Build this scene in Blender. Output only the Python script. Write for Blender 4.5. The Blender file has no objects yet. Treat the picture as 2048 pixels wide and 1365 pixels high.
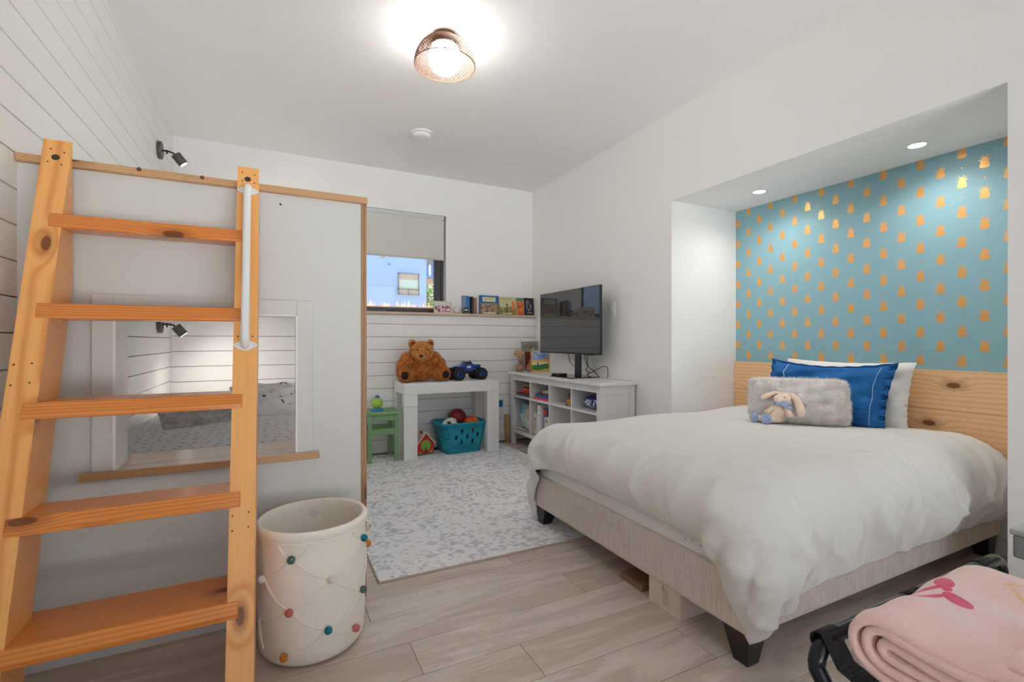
import bpy, math, random
import numpy as np
from mathutils import Vector, Matrix, Euler
random.seed(7); rng = np.random.default_rng(7)
SC = bpy.context.scene; COL = SC.collection
pi = math.pi

# ---------------------------------------------------------------- camera, world, exposure
cam_d = bpy.data.cameras.new('camera'); cam = bpy.data.objects.new('camera', cam_d); COL.objects.link(cam)
cam.location = (0, 0, 1.05); cam.rotation_euler = (pi/2, 0, -math.radians(26.5))
cam_d.sensor_width = 36; cam_d.lens = 36*952/2048; cam_d.clip_start = .02
SC.camera = cam
SC.view_settings.view_transform = 'Standard'; SC.view_settings.look = 'None'
SC.view_settings.gamma = 1; SC.view_settings.use_curve_mapping = False
SC.view_settings.exposure = 0.35
W = bpy.data.worlds.new('sky'); SC.world = W; W.use_nodes = True
bg = W.node_tree.nodes['Background']; bg.inputs[0].default_value = (.90, .95, 1, 1); bg.inputs[1].default_value = 1.15
SC.cycles.max_bounces = 8; SC.cycles.diffuse_bounces = 6; SC.cycles.glossy_bounces = 3; SC.cycles.transparent_max_bounces = 8
SC.cycles.sample_clamp_indirect = 6; SC.cycles.use_adaptive_sampling = True; SC.cycles.adaptive_threshold = .03

sun_d = bpy.data.lights.new('sun', 'SUN'); sun_d.energy = 60; sun_d.angle = .01; sun_d.color = (1, 1, 1)
sun = bpy.data.objects.new('sun', sun_d); COL.objects.link(sun); sun.rotation_euler = Vector((-.78, -.10, -.62)).to_track_quat('-Z', 'Y').to_euler()

def portal(name, loc, rot, sx, sy):
    l = bpy.data.lights.new(name, 'AREA'); l.shape = 'RECTANGLE'; l.size = sx; l.size_y = sy; l.cycles.is_portal = True
    o = bpy.data.objects.new(name, l); COL.objects.link(o); o.location = loc; o.rotation_euler = rot
portal('sky_portal_rear_window', (.95, 4.74, 1.82), (-pi/2, 0, 0), 1.25, 1.0)
portal('sky_portal_added_door', (1.0, -1.36, 1.15), (pi/2, 0, 0), 2.9, 2.25)

# ---------------------------------------------------------------- room numbers
LX, RX, LY, UY, CZ = -.72, 2.53, 4.49, 4.575, 2.683
AX, AY0, AY1, AZ = 3.20, .79, 2.528, 2.05
FY = -1.25
PAN, BRX = 2.02, .338

# ---------------------------------------------------------------- node helper
def lin(c):
    return tuple((x/255/12.92 if x/255 <= .04045 else ((x/255+.055)/1.055)**2.4) for x in c)
def S(r, g, b, k=1.0):
    return tuple(min(.92, x*k) for x in lin((r, g, b))) + (1,)
class NT:
    def __init__(s, name):
        s.m = bpy.data.materials.new(name); s.m.use_nodes = True; s.t = s.m.node_tree; s.n = s.t.nodes
        s.b = s.n['Principled BSDF']; s.out = s.n['Material Output']
    def node(s, kind, **kw):
        nd = s.n.new(kind)
        for k, v in kw.items(): setattr(nd, k, v)
        return nd
    def link(s, a, b): s.t.links.new(a.s if isinstance(a, E) else a, b)
    def set(s, inp, v):
        if isinstance(v, (E,)) or hasattr(v, 'is_output'): s.link(v, inp)
        else: inp.default_value = v
    def coord(s, kind='Object'):
        return s.node('ShaderNodeTexCoord').outputs[kind]
    def xyz(s, v=None):
        x = s.node('ShaderNodeSeparateXYZ'); s.set(x.inputs[0], v if v is not None else s.coord())
        return [E(s, x.outputs[i]) for i in range(3)]
    def vec(s, x, y, z):
        c = s.node('ShaderNodeCombineXYZ')
        for i, q in enumerate((x, y, z)): s.set(c.inputs[i], q)
        return c.outputs[0]
    def noise(s, v, scale, detail=3, rough=.55, dist=0):
        n = s.node('ShaderNodeTexNoise'); s.set(n.inputs['Vector'], v)
        n.inputs['Scale'].default_value = scale; n.inputs['Detail'].default_value = detail
        n.inputs['Roughness'].default_value = rough; n.inputs['Distortion'].default_value = dist
        return E(s, n.outputs['Fac'])
    def vor(s, v, scale, feature='F1', out='Distance', rnd=1):
        n = s.node('ShaderNodeTexVoronoi', feature=feature); s.set(n.inputs['Vector'], v)
        n.inputs['Scale'].default_value = scale; n.inputs['Randomness'].default_value = rnd
        return E(s, n.outputs[out])
    def ramp(s, f, stops, interp='LINEAR'):
        r = s.node('ShaderNodeValToRGB'); r.color_ramp.interpolation = interp; e = r.color_ramp.elements
        while len(e) < len(stops): e.new(.5)
        for el, (p, c) in zip(e, stops): el.position = p; el.color = c
        s.set(r.inputs[0], f); return r.outputs[0]
    def mix(s, f, a, b, mode='MIX'):
        m = s.node('ShaderNodeMix', data_type='RGBA', blend_type=mode)
        s.set(m.inputs['Factor'], f); s.set(m.inputs['A'], a); s.set(m.inputs['B'], b); return m.outputs['Result']
    def bump(s, h, strength=.3, dist=.01):
        b = s.node('ShaderNodeBump'); b.inputs['Strength'].default_value = strength; b.inputs['Distance'].default_value = dist
        s.set(b.inputs['Height'], h); s.link(b.outputs[0], s.b.inputs['Normal'])
    def rnd(s): return E(s, s.node('ShaderNodeObjectInfo').outputs['Random'])
    def done(s, col=None, rough=None, metal=None, spec=None, sheen=None):
        if col is not None: s.set(s.b.inputs['Base Color'], col)
        if rough is not None: s.set(s.b.inputs['Roughness'], rough)
        if metal is not None: s.set(s.b.inputs['Metallic'], metal)
        if spec is not None: s.set(s.b.inputs['Specular IOR Level'], spec)
        if sheen is not None: s.b.inputs['Sheen Weight'].default_value = sheen
        return s.m
class E:
    def __init__(s, nt, sock): s.nt = nt; s.s = sock
    def op(s, o, *a, clamp=False):
        n = s.nt.node('ShaderNodeMath', operation=o); n.use_clamp = clamp; s.nt.link(s, n.inputs[0])
        for i, q in enumerate(a): s.nt.set(n.inputs[i+1], q)
        return E(s.nt, n.outputs[0])
    def __add__(s, o): return s.op('ADD', o)
    def __sub__(s, o): return s.op('SUBTRACT', o)
    def __mul__(s, o): return s.op('MULTIPLY', o)
    def __truediv__(s, o): return s.op('DIVIDE', o)
    __radd__ = __add__; __rmul__ = __mul__
    def lt(s, o): return s.op('LESS_THAN', o)
    def gt(s, o): return s.op('GREATER_THAN', o)
    def min(s, o): return s.op('MINIMUM', o)
    def max(s, o): return s.op('MAXIMUM', o)
    def abs(s): return s.op('ABSOLUTE')
    def fr(s): return s.op('FRACT')
    def smooth(s, a, b):
        n = s.nt.node('ShaderNodeMapRange', interpolation_type='SMOOTHSTEP'); s.nt.link(s, n.inputs[0])
        n.inputs[1].default_value = a; n.inputs[2].default_value = b; return E(s.nt, n.outputs[0])
def ell(x, y, cx, cy, rx, ry, ang=0):
    ca, sa = math.cos(ang), math.sin(ang); dx = x-cx; dy = y-cy
    a = (dx*ca+dy*sa)*(1/rx); b = (dy*ca-dx*sa)*(1/ry)
    return (a*a+b*b).lt(1.0)

# ---------------------------------------------------------------- materials
def plain(name, col, rough=.5, metal=0, spec=None, var=.04, bump=0, bscale=60, sheen=None):
    t = NT(name); c = t.coord()
    dark = tuple(x*(1-var*2) for x in col[:3])+(1,)
    out = t.mix(t.noise(c, 9, 0), dark, col) if var > .02 else col
    if bump: t.bump(t.noise(c, bscale, 4), bump, .004)
    return t.done(out, rough, metal, spec, sheen)
def wood(name, light, dark, knot=None, axis='X', scale=1.0, rough=.4, ring=100, seed=0, obj_random=True, kscale=3.2, streak=.35, contrast=.8, lean=0.0):
    t = NT(name); x, y, z = t.xyz()          # x runs along the grain
    if axis == 'Y': x, y, z = y, x, z
    if axis == 'Z': x, y, z = z, y, x
    if lean: y = y-x*lean
    off = t.rnd()*37.0 if obj_random else E(t, t.node('ShaderNodeValue').outputs[0])
    lat = y*1.0+z
    g = t.vec(x*(.9*scale)+off+seed, y*(4.0*scale)+off, z*(4.0*scale))
    kn = t.node('ShaderNodeTexVoronoi', feature='F1'); kn.voronoi_dimensions = '2D'; kn.inputs['Scale'].default_value = 1.0
    t.link(t.vec(x*(.55*kscale)+off+seed, lat*(1.15*kscale)+off*.3, 0.0), kn.inputs['Vector'])
    kd = E(t, kn.outputs['Distance']); kmask = kd.smooth(.30, .03)
    warp = t.noise(g, 1.0, 3, .5)
    yy = y+(off.fr()*.12+.03); zz = z+((off*1.7).fr()*.10+.02)
    rad = (yy*yy+zz*zz).op('SQRT')
    f = (rad*(ring*6.283)+warp*16.0+kmask*kmask*9.0).op('SINE')*.5+.5
    ringc = f.op('POWER', 2.2)
    fine = t.noise(t.vec(x*(3.0*scale)+off, y*(160*scale), z*(160*scale)), 1.0, 3, .6)
    tone = t.noise(t.vec(x*.8+off, y*6, z*6), 1.0, 2)
    c1 = t.mix((ringc*.75+tone*.3)*contrast, light, dark)
    c2 = t.mix((fine-.45).op('MULTIPLY', streak*2, clamp=True), c1, dark)
    if knot:
        c2 = t.mix(kd.smooth(.16, .06)*.35, c2, knot); c2 = t.mix(kd.smooth(.065, .045)*.9, c2, knot)
    t.bump(fine, .08, .002)
    return t.done(c2, rough)

MAT = {}
paint = plain('wall_paint', S(241, 240, 238), .6, var=.006)
ceilm = plain('ceiling_paint', S(243, 242, 241), .75, var=.006)
ship = plain('shiplap_paint', S(240, 239, 236), .42, var=.01)
panelw = plain('panel_paint', S(208, 207, 203), .38, var=.012)
whitep = plain('white_lacquer', S(236, 235, 234), .3, var=.01)
consolew = plain('console_white', S(228, 226, 226), .35, var=.02)
blackm = plain('black_metal', S(40, 38, 38), .38, metal=.3)
blackp = plain('black_plastic', S(22, 22, 24), .32)
ladw = wood('ladder_pine', S(246, 184, 110), S(214, 128, 56), S(112, 58, 22), 'Z', 1.0, .3, 75, 1, kscale=4.2, lean=.3136, contrast=.75)
treadw = wood('tread_fir', S(224, 142, 66), S(190, 98, 36), S(112, 56, 22), 'X', 1.2, .22, 150, 5, kscale=3.4, contrast=.7)
trimw = wood('trim_wood', S(205, 165, 120), S(170, 122, 78), S(90, 50, 25), 'X', 1.5, .45, 120, 9)
trimz = wood('post_wood', S(178, 136, 96), S(132, 92, 58), S(80, 45, 25), 'Z', 2.0, .5, 60, 11)
ledgew = wood('ledge_wood', S(206, 182, 158), S(184, 156, 128), None, 'X', 1.5, .5, 80, 3)
sillw = wood('sill_wood', S(226, 210, 196), S(202, 180, 162), None, 'X', 1.6, .25, 60, 4)
headw = wood('headboard_pine', S(246, 206, 160), S(212, 150, 94), S(112, 54, 26), 'Y', .8, .42, 40, 2, kscale=3.4, contrast=.5)

def m_floor():
    t = NT('floor_plank'); x, y, z = t.xyz(); r = t.rnd()
    o = r*53.0
    g = t.vec(x*.9+o, y*5.5+o, z)
    w = t.noise(g, 1.3, 4, .6, .6)
    rings = ((w*26.0).op('SINE')*.5+.5)
    fine = t.noise(t.vec(x*4+o, y*110, z), 1.0, 3, .7)
    base = t.ramp(r, [(0, S(192, 178, 167)), (.5, S(210, 195, 184)), (1, S(220, 206, 196))])
    c = t.mix(rings*.42, base, S(158, 138, 124))
    c = t.mix((fine-.4)*.7, c, S(150, 128, 112))
    c = t.mix(t.noise(g, .7, 2)*.25, c, S(196, 176, 158))
    t.bump(fine, .12, .002)
    return t.done(c, .42)
floorm = m_floor()

def m_wallpaper():
    t = NT('bee_wallpaper'); x, y, z = t.xyz()
    tot = None
    for oy, oz in ((0, 0), (.089, .0775)):
        lx = (((y-(1.083+oy))*(1/.178)+.5).fr()-.5)*.178
        lz = (((z-(1.33+oz))*(1/.155)+.5).fr()-.5)*.155
        ax = lx.abs()
        f = ell(lx, lz, 0, -.010, .0195, .0165)
        f = f.max(ell(ax, lz, .0095, -.0165, .0105, .0085, -.2))
        f = f.max(ell(lx, lz, 0, .004, .0155, .021))
        f = f.max(ell(lx, lz, 0, .023, .008, .007))
        for cz, cx, an in ((.024, .013, .8), (.014, .018, .4), (.032, .007, 1.1)):
            f = f.max(ell(ax, lz, cx, cz, .0085, .0017, an))
        dz = (lz.abs()-.0775)
        f = f.max((lx*lx+dz*dz).lt(.0000085))
        tot = f if tot is None else tot.max(f)
    n = t.noise(t.coord(), 6, 3)
    base = t.mix(n, S(134, 178, 190), S(142, 184, 196))
    c = t.mix(tot, base, S(232, 178, 112))
    return t.done(c, tot*-.08+.46, tot*.68)
wallpaperm = m_wallpaper()

def m_rug():
    t = NT('leopard_rug'); x, y, z = t.xyz()
    base = t.vec(x, y*1.0, z)
    wob = t.noise(base, 11, 2)
    v = t.vec(x*1.0+wob*.045, y*1.35+wob*.045, z*0)
    d = t.vor(v, 11.5, 'F1'); 
    d2 = t.vor(t.vec(x+wob*.03, y*1.35+wob*.03, z*0), 25, 'F1')
    ring = d.smooth(.16, .28)*d.smooth(.56, .44)
    brk = t.noise(base, 28, 2).smooth(.40, .56)
    spot = ring*brk
    spot = spot.max(d2.smooth(.34, .22)*d.smooth(.5, .62))
    fade = t.noise(base, 3.2, 3).smooth(.25, .75)
    pile = t.noise(base, 240, 2)
    c0 = t.mix(pile, S(236, 237, 241), S(247, 247, 249))
    c1 = t.mix(fade, S(172, 172, 180), S(198, 198, 205))
    c = t.mix(spot*.72, c0, c1)
    c = t.mix(t.noise(base, 90, 2).smooth(.58, .75)*.35, c, S(172, 172, 178))
    t.bump(pile+spot*-.5, .5, .006)
    return t.done(c, .95, spec=.1)
rugm = m_rug()

def m_duvet():
    t = NT('white_cotton'); c = t.coord()
    n1 = t.noise(c, 7, 5, .6, .5); n2 = t.noise(c, 420, 2)
    t.bump(n1*1.0+n2*.04, .35, .02)
    return t.done(t.mix(n1, S(216, 214, 209), S(226, 224, 220)), .85, spec=.2, sheen=.15)
duvetm = m_duvet()
sheetw = plain('white_sheet', S(232, 231, 228), .85, var=.01, bump=.15, bscale=30)

def m_linen():
    t = NT('bed_linen'); x, y, z = t.xyz()
    a = t.noise(t.vec(x*260, y*260, z*9), 1, 2); b = t.noise(t.vec(x*9, y*9, z*260), 1, 2)
    f = a*.7+b*.3
    t.bump(f, .25, .002)
    return t.done(t.mix(f.smooth(.3, .7), S(198, 184, 175), S(222, 210, 202)), .9, spec=.15)
linenm = m_linen()

def m_denim():
    t = NT('blue_denim'); x, y, z = t.xyz()
    a = t.noise(t.vec(x*30, y*30, z*500), 1, 2); b = t.noise(t.coord(), 6, 4)
    t.bump(b*.8+a*.1, .4, .015)
    return t.done(t.mix((a*.5+b*.6).smooth(.3, .8), S(22, 74, 134), S(50, 116, 180)), .85, spec=.15)
denimm = m_denim()

def m_fur(name, a, b, sc=22):
    t = NT(name); c = t.coord()
    n = t.noise(c, sc, 4, .7, .4)
    t.bump(t.noise(c, 160, 3), .6, .006)
    return t.done(t.mix(n.smooth(.35, .65), a, b), .9, spec=.15, sheen=.3)
furgrey = m_fur('grey_plush', S(228, 221, 217), S(248, 243, 240), 16)
furgrey2 = m_fur('grey_plush_dark', S(194, 186, 180), S(236, 230, 225), 20)
furbear = m_fur('brown_plush', S(150, 78, 24), S(214, 130, 50), 30)
furbear2 = m_fur('light_brown_plush', S(180, 110, 48), S(228, 164, 92), 30)

def m_sheet():
    t = NT('confetti_sheet'); x, y, z = t.xyz(); yz = y+z*1.0; K = 21.0
    d = t.node('ShaderNodeTexVoronoi', feature='F1'); d.voronoi_dimensions = '2D'; t.link(t.vec(x, yz, 0.0), d.inputs['Vector']); d.inputs['Scale'].default_value = K; d.inputs['Randomness'].default_value = .55
    px, py, pz = t.xyz(d.outputs['Position'])
    qx = (x-px)*K; qy = (yz-py)*K
    cr, cg, cb = t.xyz(d.outputs['Color'])
    k = (cr-.5)*1.2; a = qx+qy*k; b = qy-qx*k
    m = (a*a*(1/.045)+b*b*(1/.006)).lt(1.0)
    col = t.ramp(cg, [(0, S(60, 70, 100)), (.35, S(90, 108, 136)), (.55, S(220, 136, 104)), (.75, S(80, 86, 92)), (.9, S(232, 184, 158))], 'CONSTANT')
    return t.done(t.mix(m, S(242, 240, 240), col), .85, spec=.2)
sheetm = m_sheet()

def m_blanket():
    t = NT('pink_fleece'); x, y, z = t.xyz(); c = t.coord()
    n = t.noise(c, 60, 4, .7); n2 = t.noise(c, 5, 3)
    base = t.mix(n2, S(238, 196, 190), S(248, 216, 208))
    bow = None
    top = z.gt(.08)
    # a bow: two loops and two tails
    for (cx, cy, rx, ry, an) in BOW:
        e = ell(x, y, cx, cy, rx, ry, an); bow = e if bow is None else bow.max(e)
    col = t.mix(bow*top, base, S(222, 60, 104))
    g = None
    for (cx, cy, rx, ry, an) in GOLD:
        e = ell(x, y, cx, cy, rx, ry, an); g = e if g is None else g.max(e)
    col = t.mix(g*top, col, S(236, 190, 130))
    t.bump(n, .5, .006)
    return t.done(col, .95, spec=.1, sheen=.5)

def m_basket():
    t = NT('cream_knit'); x, y, z = t.xyz(); c = t.coord()
    ang = y.op('ARCTAN2', x)
    f = (ang*150.0).op('SINE')*.5+(z*700.0).op('SINE')*.5
    t.bump(f, .18, .002)
    return t.done(t.mix(t.noise(c, 12, 3), S(240, 230, 219), S(247, 241, 232)), .9, spec=.15)
basketm = m_basket()

def glassm(name, tint, mixv=.06, rough=.02):
    t = NT(name); t.n.remove(t.b)
    tr = t.node('ShaderNodeBsdfTransparent'); tr.inputs[0].default_value = tint
    gl = t.node('ShaderNodeBsdfGlossy'); gl.inputs['Roughness'].default_value = rough
    fr = t.node('ShaderNodeFresnel'); fr.inputs[0].default_value = 1.45
    mx = t.node('ShaderNodeMixShader'); t.link(fr.outputs[0], mx.inputs[0]); t.link(tr.outputs[0], mx.inputs[1]); t.link(gl.outputs[0], mx.inputs[2])
    t.link(mx.outputs[0], t.out.inputs[0]); return t.m
paneg = glassm('window_glass', (.96, .98, 1, 1))
amberg = glassm('amber_glass', (.93, .70, .58, 1))
def emis(name, col, st):
    t = NT(name); t.b.inputs['Base Color'].default_value = col; t.b.inputs['Emission Color'].default_value = col
    t.b.inputs['Emission Strength'].default_value = st; return t.m

def col(name, r, g, b, rough=.5, **k):
    key = 'c_'+name
    if key not in MAT: MAT[key] = plain(name, S(r, g, b), rough, **k)
    return MAT[key]

# ---------------------------------------------------------------- mesh builder
class MB:
    def __init__(s): s.v = []; s.f = []
    def add(s, vs, fs):
        o = len(s.v); s.v += [tuple(p) for p in vs]; s.f += [tuple(i+o for i in f) for f in fs]; return s
    def box(s, x0, x1, y0, y1, z0, z1):
        return s.add([(x0,y0,z0),(x1,y0,z0),(x1,y1,z0),(x0,y1,z0),(x0,y0,z1),(x1,y0,z1),(x1,y1,z1),(x0,y1,z1)],
                     [(0,3,2,1),(4,5,6,7),(0,1,5,4),(1,2,6,5),(2,3,7,6),(3,0,4,7)])
    def taper(s, b, t, z0, z1):      # b,t = (x0,x1,y0,y1)
        return s.add([(b[0],b[2],z0),(b[1],b[2],z0),(b[1],b[3],z0),(b[0],b[3],z0),(t[0],t[2],z1),(t[1],t[2],z1),(t[1],t[3],z1),(t[0],t[3],z1)],
                     [(0,3,2,1),(4,5,6,7),(0,1,5,4),(1,2,6,5),(2,3,7,6),(3,0,4,7)])
    def prism(s, poly, axis, a0, a1):
        n = len(poly); vs = []
        for a in (a0, a1):
            for p, q in poly:
                vs.append((a,p,q) if axis == 'X' else (p,a,q) if axis == 'Y' else (p,q,a))
        fs = [tuple(range(n)), tuple(range(2*n-1, n-1, -1))]
        fs += [(i, i+n, (i+1)%n+n, (i+1)%n) for i in range(n)]
        return s.add(vs, fs)
    def lathe(s, prof, n=32, c=(0,0,0), axis='Z', closed=False):
        vs = []; m = len(prof)
        for i in range(n):
            a = 2*pi*i/n
            for r, h in prof:
                p = (r*math.cos(a), r*math.sin(a), h)
                if axis == 'X': p = (p[2], p[0], p[1])
                if axis == 'Y': p = (p[0], p[2], p[1])
                vs.append((p[0]+c[0], p[1]+c[1], p[2]+c[2]))
        fs = []
        for i in range(n):
            j = (i+1)%n
            for k in range(m if closed else m-1):
                l = (k+1)%m; fs.append((i*m+k, j*m+k, j*m+l, i*m+l))
        return s.add(vs, fs)
    def sphere(s, c, r, nu=20, nv=12, M=None):
        if not hasattr(r, '__len__'): r = (r, r, r)
        vs = []; fs = []
        for j in range(1, nv):
            b = pi*j/nv
            for i in range(nu):
                a = 2*pi*i/nu
                vs.append(Vector((r[0]*math.sin(b)*math.cos(a), r[1]*math.sin(b)*math.sin(a), r[2]*math.cos(b))))
        vs.append(Vector((0,0,r[2]))); vs.append(Vector((0,0,-r[2]))); T = len(vs)-2; B = T+1
        for j in range(nv-2):
            for i in range(nu):
                k = (i+1)%nu; fs.append((j*nu+i, (j+1)*nu+i, (j+1)*nu+k, j*nu+k))
        for i in range(nu):
            k = (i+1)%nu; fs.append((T, i, k)); fs.append((B, (nv-2)*nu+k, (nv-2)*nu+i))
        if M is not None: vs = [M @ p for p in vs]
        return s.add([p+Vector(c) for p in vs], fs)
    def tube(s, pts, r, n=8, caps=True, closed=False):
        P = [Vector(p) for p in pts]; m = len(P); rs = r if hasattr(r, '__len__') else [r]*m
        up = None; vs = []; fs = []
        for i in range(m):
            if closed: t = P[(i+1)%m]-P[i-1]
            else: t = P[min(i+1, m-1)]-P[max(i-1, 0)]
            t.normalize()
            if up is None: up = Vector((0,0,1)) if abs(t.z) < .9 else Vector((1,0,0))
            a = t.cross(up); a.normalize(); b = a.cross(t); up = b
            for k in range(n):
                q = 2*pi*k/n; vs.append(P[i]+a*(rs[i]*math.cos(q))+b*(rs[i]*math.sin(q)))
        for i in range(m if closed else m-1):
            j = (i+1)%m
            for k in range(n):
                l = (k+1)%n; fs.append((i*n+k, i*n+l, j*n+l, j*n+k))
        if caps and not closed:
            fs.append(tuple(range(n-1, -1, -1))); fs.append(tuple((m-1)*n+k for k in range(n)))
        return s.add(vs, fs)
    def cyl(s, p0, p1, r0, r1=None, n=20): return s.tube([p0, p1], [r0, r0 if r1 is None else r1], n)
    def grid(s, A, close_u=False):
        A = np.asarray(A); nu, nv = A.shape[:2]; fs = []
        for i in range(nu if close_u else nu-1):
            j = (i+1)%nu
            for k in range(nv-1): fs.append((i*nv+k, j*nv+k, j*nv+k+1, i*nv+k+1))
        return s.add([tuple(map(float, p)) for p in A.reshape(-1, 3)], fs)
    def build(s, name, mat, parent=None, smooth=False, bevel=0, seg=2, angle=40, kind=None):
        me = bpy.data.meshes.new(name); me.from_pydata([tuple(v) for v in s.v], [], s.f); me.update()
        if mat: me.materials.append(mat)
        if smooth:
            me.polygons.foreach_set('use_smooth', [True]*len(me.polygons)); me.set_sharp_from_angle(angle=math.radians(angle))
        o = bpy.data.objects.new(name, me); COL.objects.link(o)
        if parent: o.parent = parent
        if bevel:
            b = o.modifiers.new('bevel', 'BEVEL'); b.width = bevel; b.segments = seg; b.limit_method = 'ANGLE'; b.angle_limit = .6
            b.harden_normals = False
        if kind: o['kind'] = kind
        return o
def tag(o, label, cat, group=None, kind=None):
    o['label'] = label; o['category'] = cat
    if group: o['group'] = group
    if kind: o['kind'] = kind
    return o
def thing(name, label, cat, loc=(0,0,0), rot=(0,0,0), group=None):
    o = bpy.data.objects.new(name, None); COL.objects.link(o); o.empty_display_size = .05
    o.location = loc; o.rotation_euler = rot; return tag(o, label, cat, group)
def struct(o, label, cat): return tag(o, label, cat, kind='structure')
def text(name, s, size, mat, parent, loc, rot, ext=.0004):
    cu = bpy.data.curves.new(name, 'FONT'); cu.body = s; cu.size = size; cu.extrude = ext; cu.align_x = 'LEFT'; cu.resolution_u = 3
    tmp = bpy.data.objects.new(name+'_tmp', cu); COL.objects.link(tmp)
    dg = bpy.context.evaluated_depsgraph_get(); me = bpy.data.meshes.new_from_object(tmp.evaluated_get(dg))
    bpy.data.objects.remove(tmp); me.materials.clear(); me.materials.append(mat)
    o = bpy.data.objects.new(name, me); COL.objects.link(o); o.parent = parent; o.location = loc; o.rotation_euler = rot; return o
def blades(name, P, Nrm, L, w, mat, parent, droop=.4, seed=1, jitter=.5):
    r = np.random.default_rng(seed); P = np.asarray(P); Nrm = np.asarray(Nrm); n = len(P)
    d = Nrm+r.normal(0, jitter, (n, 3)); d[:, 2] -= droop; d /= np.linalg.norm(d, axis=1)[:, None]
    side = np.cross(d, r.normal(0, 1, (n, 3))); side /= np.linalg.norm(side, axis=1)[:, None]
    ln = L*r.uniform(.6, 1.2, (n, 1)); base = P-Nrm*.002
    V = np.stack([base-side*w, base+side*w, base+d*ln], 1).reshape(-1, 3)
    m = MB(); m.v = [tuple(map(float, p)) for p in V]; m.f = [(3*i, 3*i+1, 3*i+2) for i in range(n)]
    return m.build(name, mat, parent, kind='stuff')

# ================================================================= STRUCTURE
fl = MB().box(LX-.1, AX+.1, FY-.1, UY+.1, -.06, -.0035).build('floor', col('floor_gap', 96, 80, 70, .9))
struct(fl, 'light greige wood plank floor with long boards running sideways', 'floor')
pw = .178; row = 0; y = 4.49-pw*33
meshes = {}
while y < 4.48:
    x = LX-[.2, .75, .45, 1.0, .1, .6][row % 6]
    while x < AX:
        x1 = x+1.24
        a, b = max(x, LX), min(x1, AX); lim = RX if (y < AY0-.15 or y > AY1+.03) else AX
        b = min(b, lim)
        if b-a > .03:
            o = MB().box(a+.0009, b-.0009, y+.0009, y+pw-.0009, -.0035, 0).build('plank', floorm, fl, bevel=.0006, seg=1)
        x = x1
    y += pw; row += 1

ce = MB().box(LX-.1, RX+.1, FY-.1, UY+.2, CZ, CZ+.08).build('ceiling', ceilm); struct(ce, 'plain white painted ceiling above the whole room', 'ceiling')

wl = MB().box(LX-.12, LX-.014, FY-.1, UY+.2, 0, CZ).build('wall_left', col('shiplap_gap', 150, 147, 142, .9)); struct(wl, 'white shiplap wall on the left behind the ladder', 'wall')
z = 1.075-.112*10
while z < CZ:
    a, b = max(z+.002, 0), min(z+.112-.002, CZ)
    if b-a > .01: MB().box(LX-.014, LX, FY, UY, a, b).build('board', ship, wl, bevel=.0015, seg=1)
    z += .112

WX0, WX1, WZ0, WZ1 = .30, 1.545, 1.325, 2.308
wb = MB()
wb.box(LX-.1, WX0, UY, UY+.2, 0, CZ).box(WX1, RX+.1, UY, UY+.2, 0, CZ).box(WX0, WX1, UY, UY+.2, 0, WZ0).box(WX0, WX1, UY, UY+.2, WZ1, CZ)
wb.box(LX, RX, LY+.014, UY, 0, 1.30)
wb = wb.build('wall_back', paint); struct(wb, 'back wall with white shiplap below the ledge and window above', 'wall')
gapm = col('shiplap_gap', 150, 147, 142, .9)
MB().box(LX, RX, LY+.012, LY+.0145, 0, 1.30).build('gap_backing', gapm, wb)
k = 0; z = 1.209
zs = [1.30]+[1.209-.12*i for i in range(11)]
for a, b in zip(zs[1:], zs[:-1]):
    a = max(a, 0)
    if b-a > .012: MB().box(LX, RX, LY, LY+.013, a+.002, b-.002).build('board', ship, wb, bevel=.0015, seg=1)
lg = MB().box(LX, RX, LY-.022, UY, 1.30, 1.325).build('trim_1', ledgew, bevel=.002); struct(lg, 'pale wooden ledge board capping the shiplap on the back wall', 'ledge')

wr = MB()
wr.box(RX, RX+.12, AY1, UY+.2, 0, CZ).box(RX, RX+.12, FY-.1, AY0, 0, CZ).box(RX, RX+.12, AY0, AY1, AZ, CZ)
wr = wr.build('wall_right', paint); struct(wr, 'white right wall opening into the bed alcove', 'wall')
struct(MB().box(RX+.12, AX+.12, AY1, AY1+.1, 0, AZ+.1).build('wall_alcove_far', paint), 'white side wall of the alcove beside the console', 'wall')
struct(MB().box(RX+.12, AX+.12, AY0-.1, AY0, 0, AZ+.1).build('wall_alcove_near', paint), 'white side wall of the alcove nearest the camera', 'wall')
struct(MB().box(RX+.12, AX+.12, AY0, AY1, AZ, AZ+.1).build('ceiling_alcove', ceilm), 'white lowered ceiling over the bed alcove with recessed lights', 'ceiling')
wa = MB().box(AX+.004, AX+.12, AY0, AY1, 0, AZ).build('wall_alcove_back', paint); struct(wa, 'alcove back wall covered in blue wallpaper with gold bees', 'wall')
MB().box(AX, AX+.004, AY0, AY1, .80, AZ).build('wallpaper', wallpaperm, wa)
bb = MB().prism([(AX, .0), (AX-.014, .0), (AX-.014, .09), (AX-.008, .10), (AX, .10)], 'Y', AY0, AY1).build('baseboard_right', whitep)
struct(bb, 'white baseboard at the foot of the alcove wall', 'baseboard')

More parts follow.
